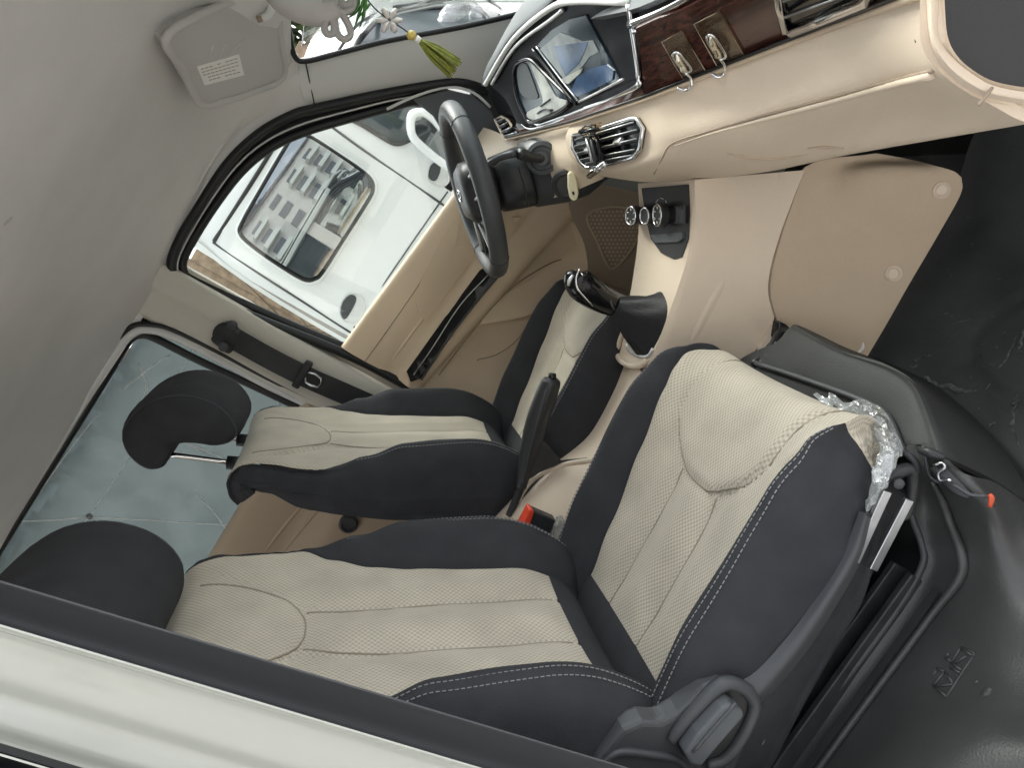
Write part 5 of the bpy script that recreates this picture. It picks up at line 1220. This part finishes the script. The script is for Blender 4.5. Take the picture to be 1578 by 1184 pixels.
# front: pillar, windscreen, bonnet (seen through our own windscreen)
NW = lambda l: aty(l)
g = [NW([(462, 108, 2.75), (480, 60, 3.0), (503, 26, 3.3), (520, -40, 3.7)]), NW([(520, 110, 2.66), (545, 60, 2.75), (590, 12, 3.0), (640, -25, 3.4)]), NW([(550, 110, 2.64), (575, 60, 2.72), (625, 16, 2.95), (700, -15, 3.35)])]
patch('front_pillar', g, M['white2'], nv_, nu=5, nv=5, thick=.02)
g = [NW([(528, 112, 2.50), (546, 74, 2.53), (565, 50, 2.63), (590, 25, 2.80), (630, 8, 3.05), (700, -2, 3.45)]), NW([(640, 92, 2.51), (650, 60, 2.57), (665, 45, 2.67), (680, 30, 2.83), (700, 20, 3.05), (735, 10, 3.45)]), NW([(745, 90, 2.53), (755, 55, 2.59), (768, 38, 2.69), (772, 28, 2.83), (770, 18, 3.05), (765, 6, 3.45)])]
wsn = patch('windscreen', g, M['wsdark'], nv_, nu=5, nv=5, thick=.01)
fp = [(541, 84), (559, 56), (584, 32), (617, 19), (660, 14), (698, 12), (729, 14), (749, 26), (757, 44), (752, 62)]
tube('windscreen_rubber', line_on(wsn, fp, .006), .012, M['rubber'], nv_, n=4)
g = [NW([(770, -20, 3.7), (752, 20, 3.1), (760, 50, 2.7), (740, 100, 2.66)]), NW([(850, -60, 3.7), (830, -10, 3.1), (820, 30, 2.7), (800, 100, 2.64)]), NW([(950, -90, 3.7), (930, -30, 3.1), (900, 20, 2.7), (880, 100, 2.66)])]
bn = patch('bonnet', g, M['white2'], nv_, nu=5, nv=5, thick=.02)
tube('bonnet_gap', line_on(bn, [(751, 0), (770, 12), (788, 27)], .003), .006, M['grey'], nv_, n=4)
tube('pillar_gap', aty([(520, 80, 2.68), (535, 58, 2.72), (556, 34, 2.85), (600, 12, 3.05)]), .008, M['grey'], nv_, n=4)
tube('roof_gap', aty([(607, 11, 2.95), (650, 4, 3.1), (698, -1, 3.3)]), .008, M['rubber'], nv_, n=4)
# crumpled clear bag lying behind that windscreen
crumple('clear_bag', aty([(680, 46, 2.80), (692, 34, 2.84), (705, 24, 2.9), (728, 22, 2.95), (742, 34, 2.9)]), [.03, .06, .075, .06, .03], nv_, seed=12, seg=20)
for x_ in (1.25,):
    pass
wl = lathe('wheel', [(.10, .0), (.30, .0), (.32, .03), (.32, .17), (.30, .20), (.10, .20)], (1.2, NY + .02, -.30), (0, 1, 0), M['rubber'], nv_, seg=32)

# timber fence and bare twigs behind the van
fn = thing('timber_fence', 'weathered timber board fence behind the white van', 'fence', (-1.6, 6.2, -.62))
for k in range(60):
    x = -8.0 + k * .165
    h = 2.55 + .06 * math.sin(k * 2.3)
    box('board', (x, 6.2 + .012 * math.sin(k * 1.7), -.62 + h / 2), (.1635, .03, h), M['timber'], fn, bevel=.004)
for z in (-.2, .9): box('rail', (-3.1, 6.24, z), (9.9, .05, .08), M['timber'], fn, bevel=.004)
tw = thing('bare_shrub', 'bare twiggy shrub against the timber fence', 'shrub', (-.8, 5.8, -.62))
ps_ = []
for k in range(60):
    x = rs.uniform(-1.9, .6); a = rs.uniform(-.5, .5); L_ = rs.uniform(1.2, 2.4)
    ps_.append(tube(None, [Vector((x * .7, 5.8, -.62)), Vector((x * .9, 5.8 + rs.uniform(-.2, .2), -.62 + L_ * .5)), Vector((x + a, 5.8 + rs.uniform(-.3, .2), -.62 + L_))], [.014, .009, .003], None, seg=5, n=3))
stuff(join('twigs', ps_, M['bark'], tw))

# leafy tree ahead
def tree(lab, x, y, h, r_, seed):
    t = thing('leafy_tree', lab, 'tree', (x, y, -.62), 'trees beyond the white van')
    tube('trunk', [(x, y, -.62), (x + .1, y, h * .3), (x, y + .1, h * .6)], [.16, .12, .06], M['bark'], t, n=4, seg=10)
    rr_ = random.Random(seed); vs, fs = [], []
    for k in range(11000):
        while True:
            p = Vector((rr_.uniform(-1, 1), rr_.uniform(-1, 1), rr_.uniform(-1, 1)))
            if p.length < 1: break
        p *= (.75 + .25 * math.sin(p.x * 7) * math.cos(p.z * 6))
        c = Vector((x, y, h * .62)) + Vector((p.x * r_, p.y * r_, p.z * h * .45)); s = rr_.uniform(.07, .14)
        a = Vector((rr_.gauss(0, 1), rr_.gauss(0, 1), rr_.gauss(0, 1))).normalized(); b = a.orthogonal().normalized(); n0 = len(vs)
        vs += [c - a * s, c + b * s * .5, c + a * s, c - b * s * .5]; fs.append((n0, n0 + 1, n0 + 2, n0 + 3))
    o = make('crown', vs, fs, M['leaf2'], t, False); o['kind'] = 'stuff'
tree('leafy green tree beyond the white van, seen beside the grey cord knot', 1.9, 9.5, 5.4, 2.2, 3)
tree('leafy green tree further along, mostly behind the hanging charm', 5.5, 9.5, 5.5, 2.6, 4)

# apartment block on the camera's side, mirrored in the van's window
ab = thing('apartment_block', 'pale apartment block with rows of balconies, mirrored in the neighbouring van window', 'building', (2, -26, -.62))
F = Matrix.Rotation(R(-24), 3, 'Z')
def bx(name, c, s, m, par, bevel=0): 
    vs, fs = boxg((0, 0, 0), s); return make(name, [F @ (v + Vector(c)) + Vector((2, -26, -.62)) for v in vs], fs, m, par, False)
bx('wall', (0, -5, 8.5), (34, 10, 17), M['render'], ab)
bx('roof', (0, -5, 17.3), (35, 11, .5), M['roofm'], ab); bx('roof_tower', (-9, -5, 18.8), (6, 6, 2.6), M['roofm'], ab)
wm = None
for f in range(5):
    for k in range(10):
        x = -15 + k * 3.3; z = 2.0 + f * 3.1
        if wm is None:
            wm = bx('window', (x, .06, z), (1.7, .2, 1.5), M['tint'], ab); bal = bx('balcony', (x, .6, z - 1.1), (2.4, 1.2, .9), M['white'], ab); x0, z0 = x, z
        else:
            for o in ([wm, bal] if (k % 3) else [wm]):
                c = o.copy(); col.objects.link(c); c.parent = ab; c.location = F @ Vector((x - x0, 0, z - z0))
for o in bpy.data.objects:
    if o.parent is None and o.type in ('MESH', 'EMPTY') and 'kind' not in o and 'label' not in o: print('UNTAGGED', o.name)
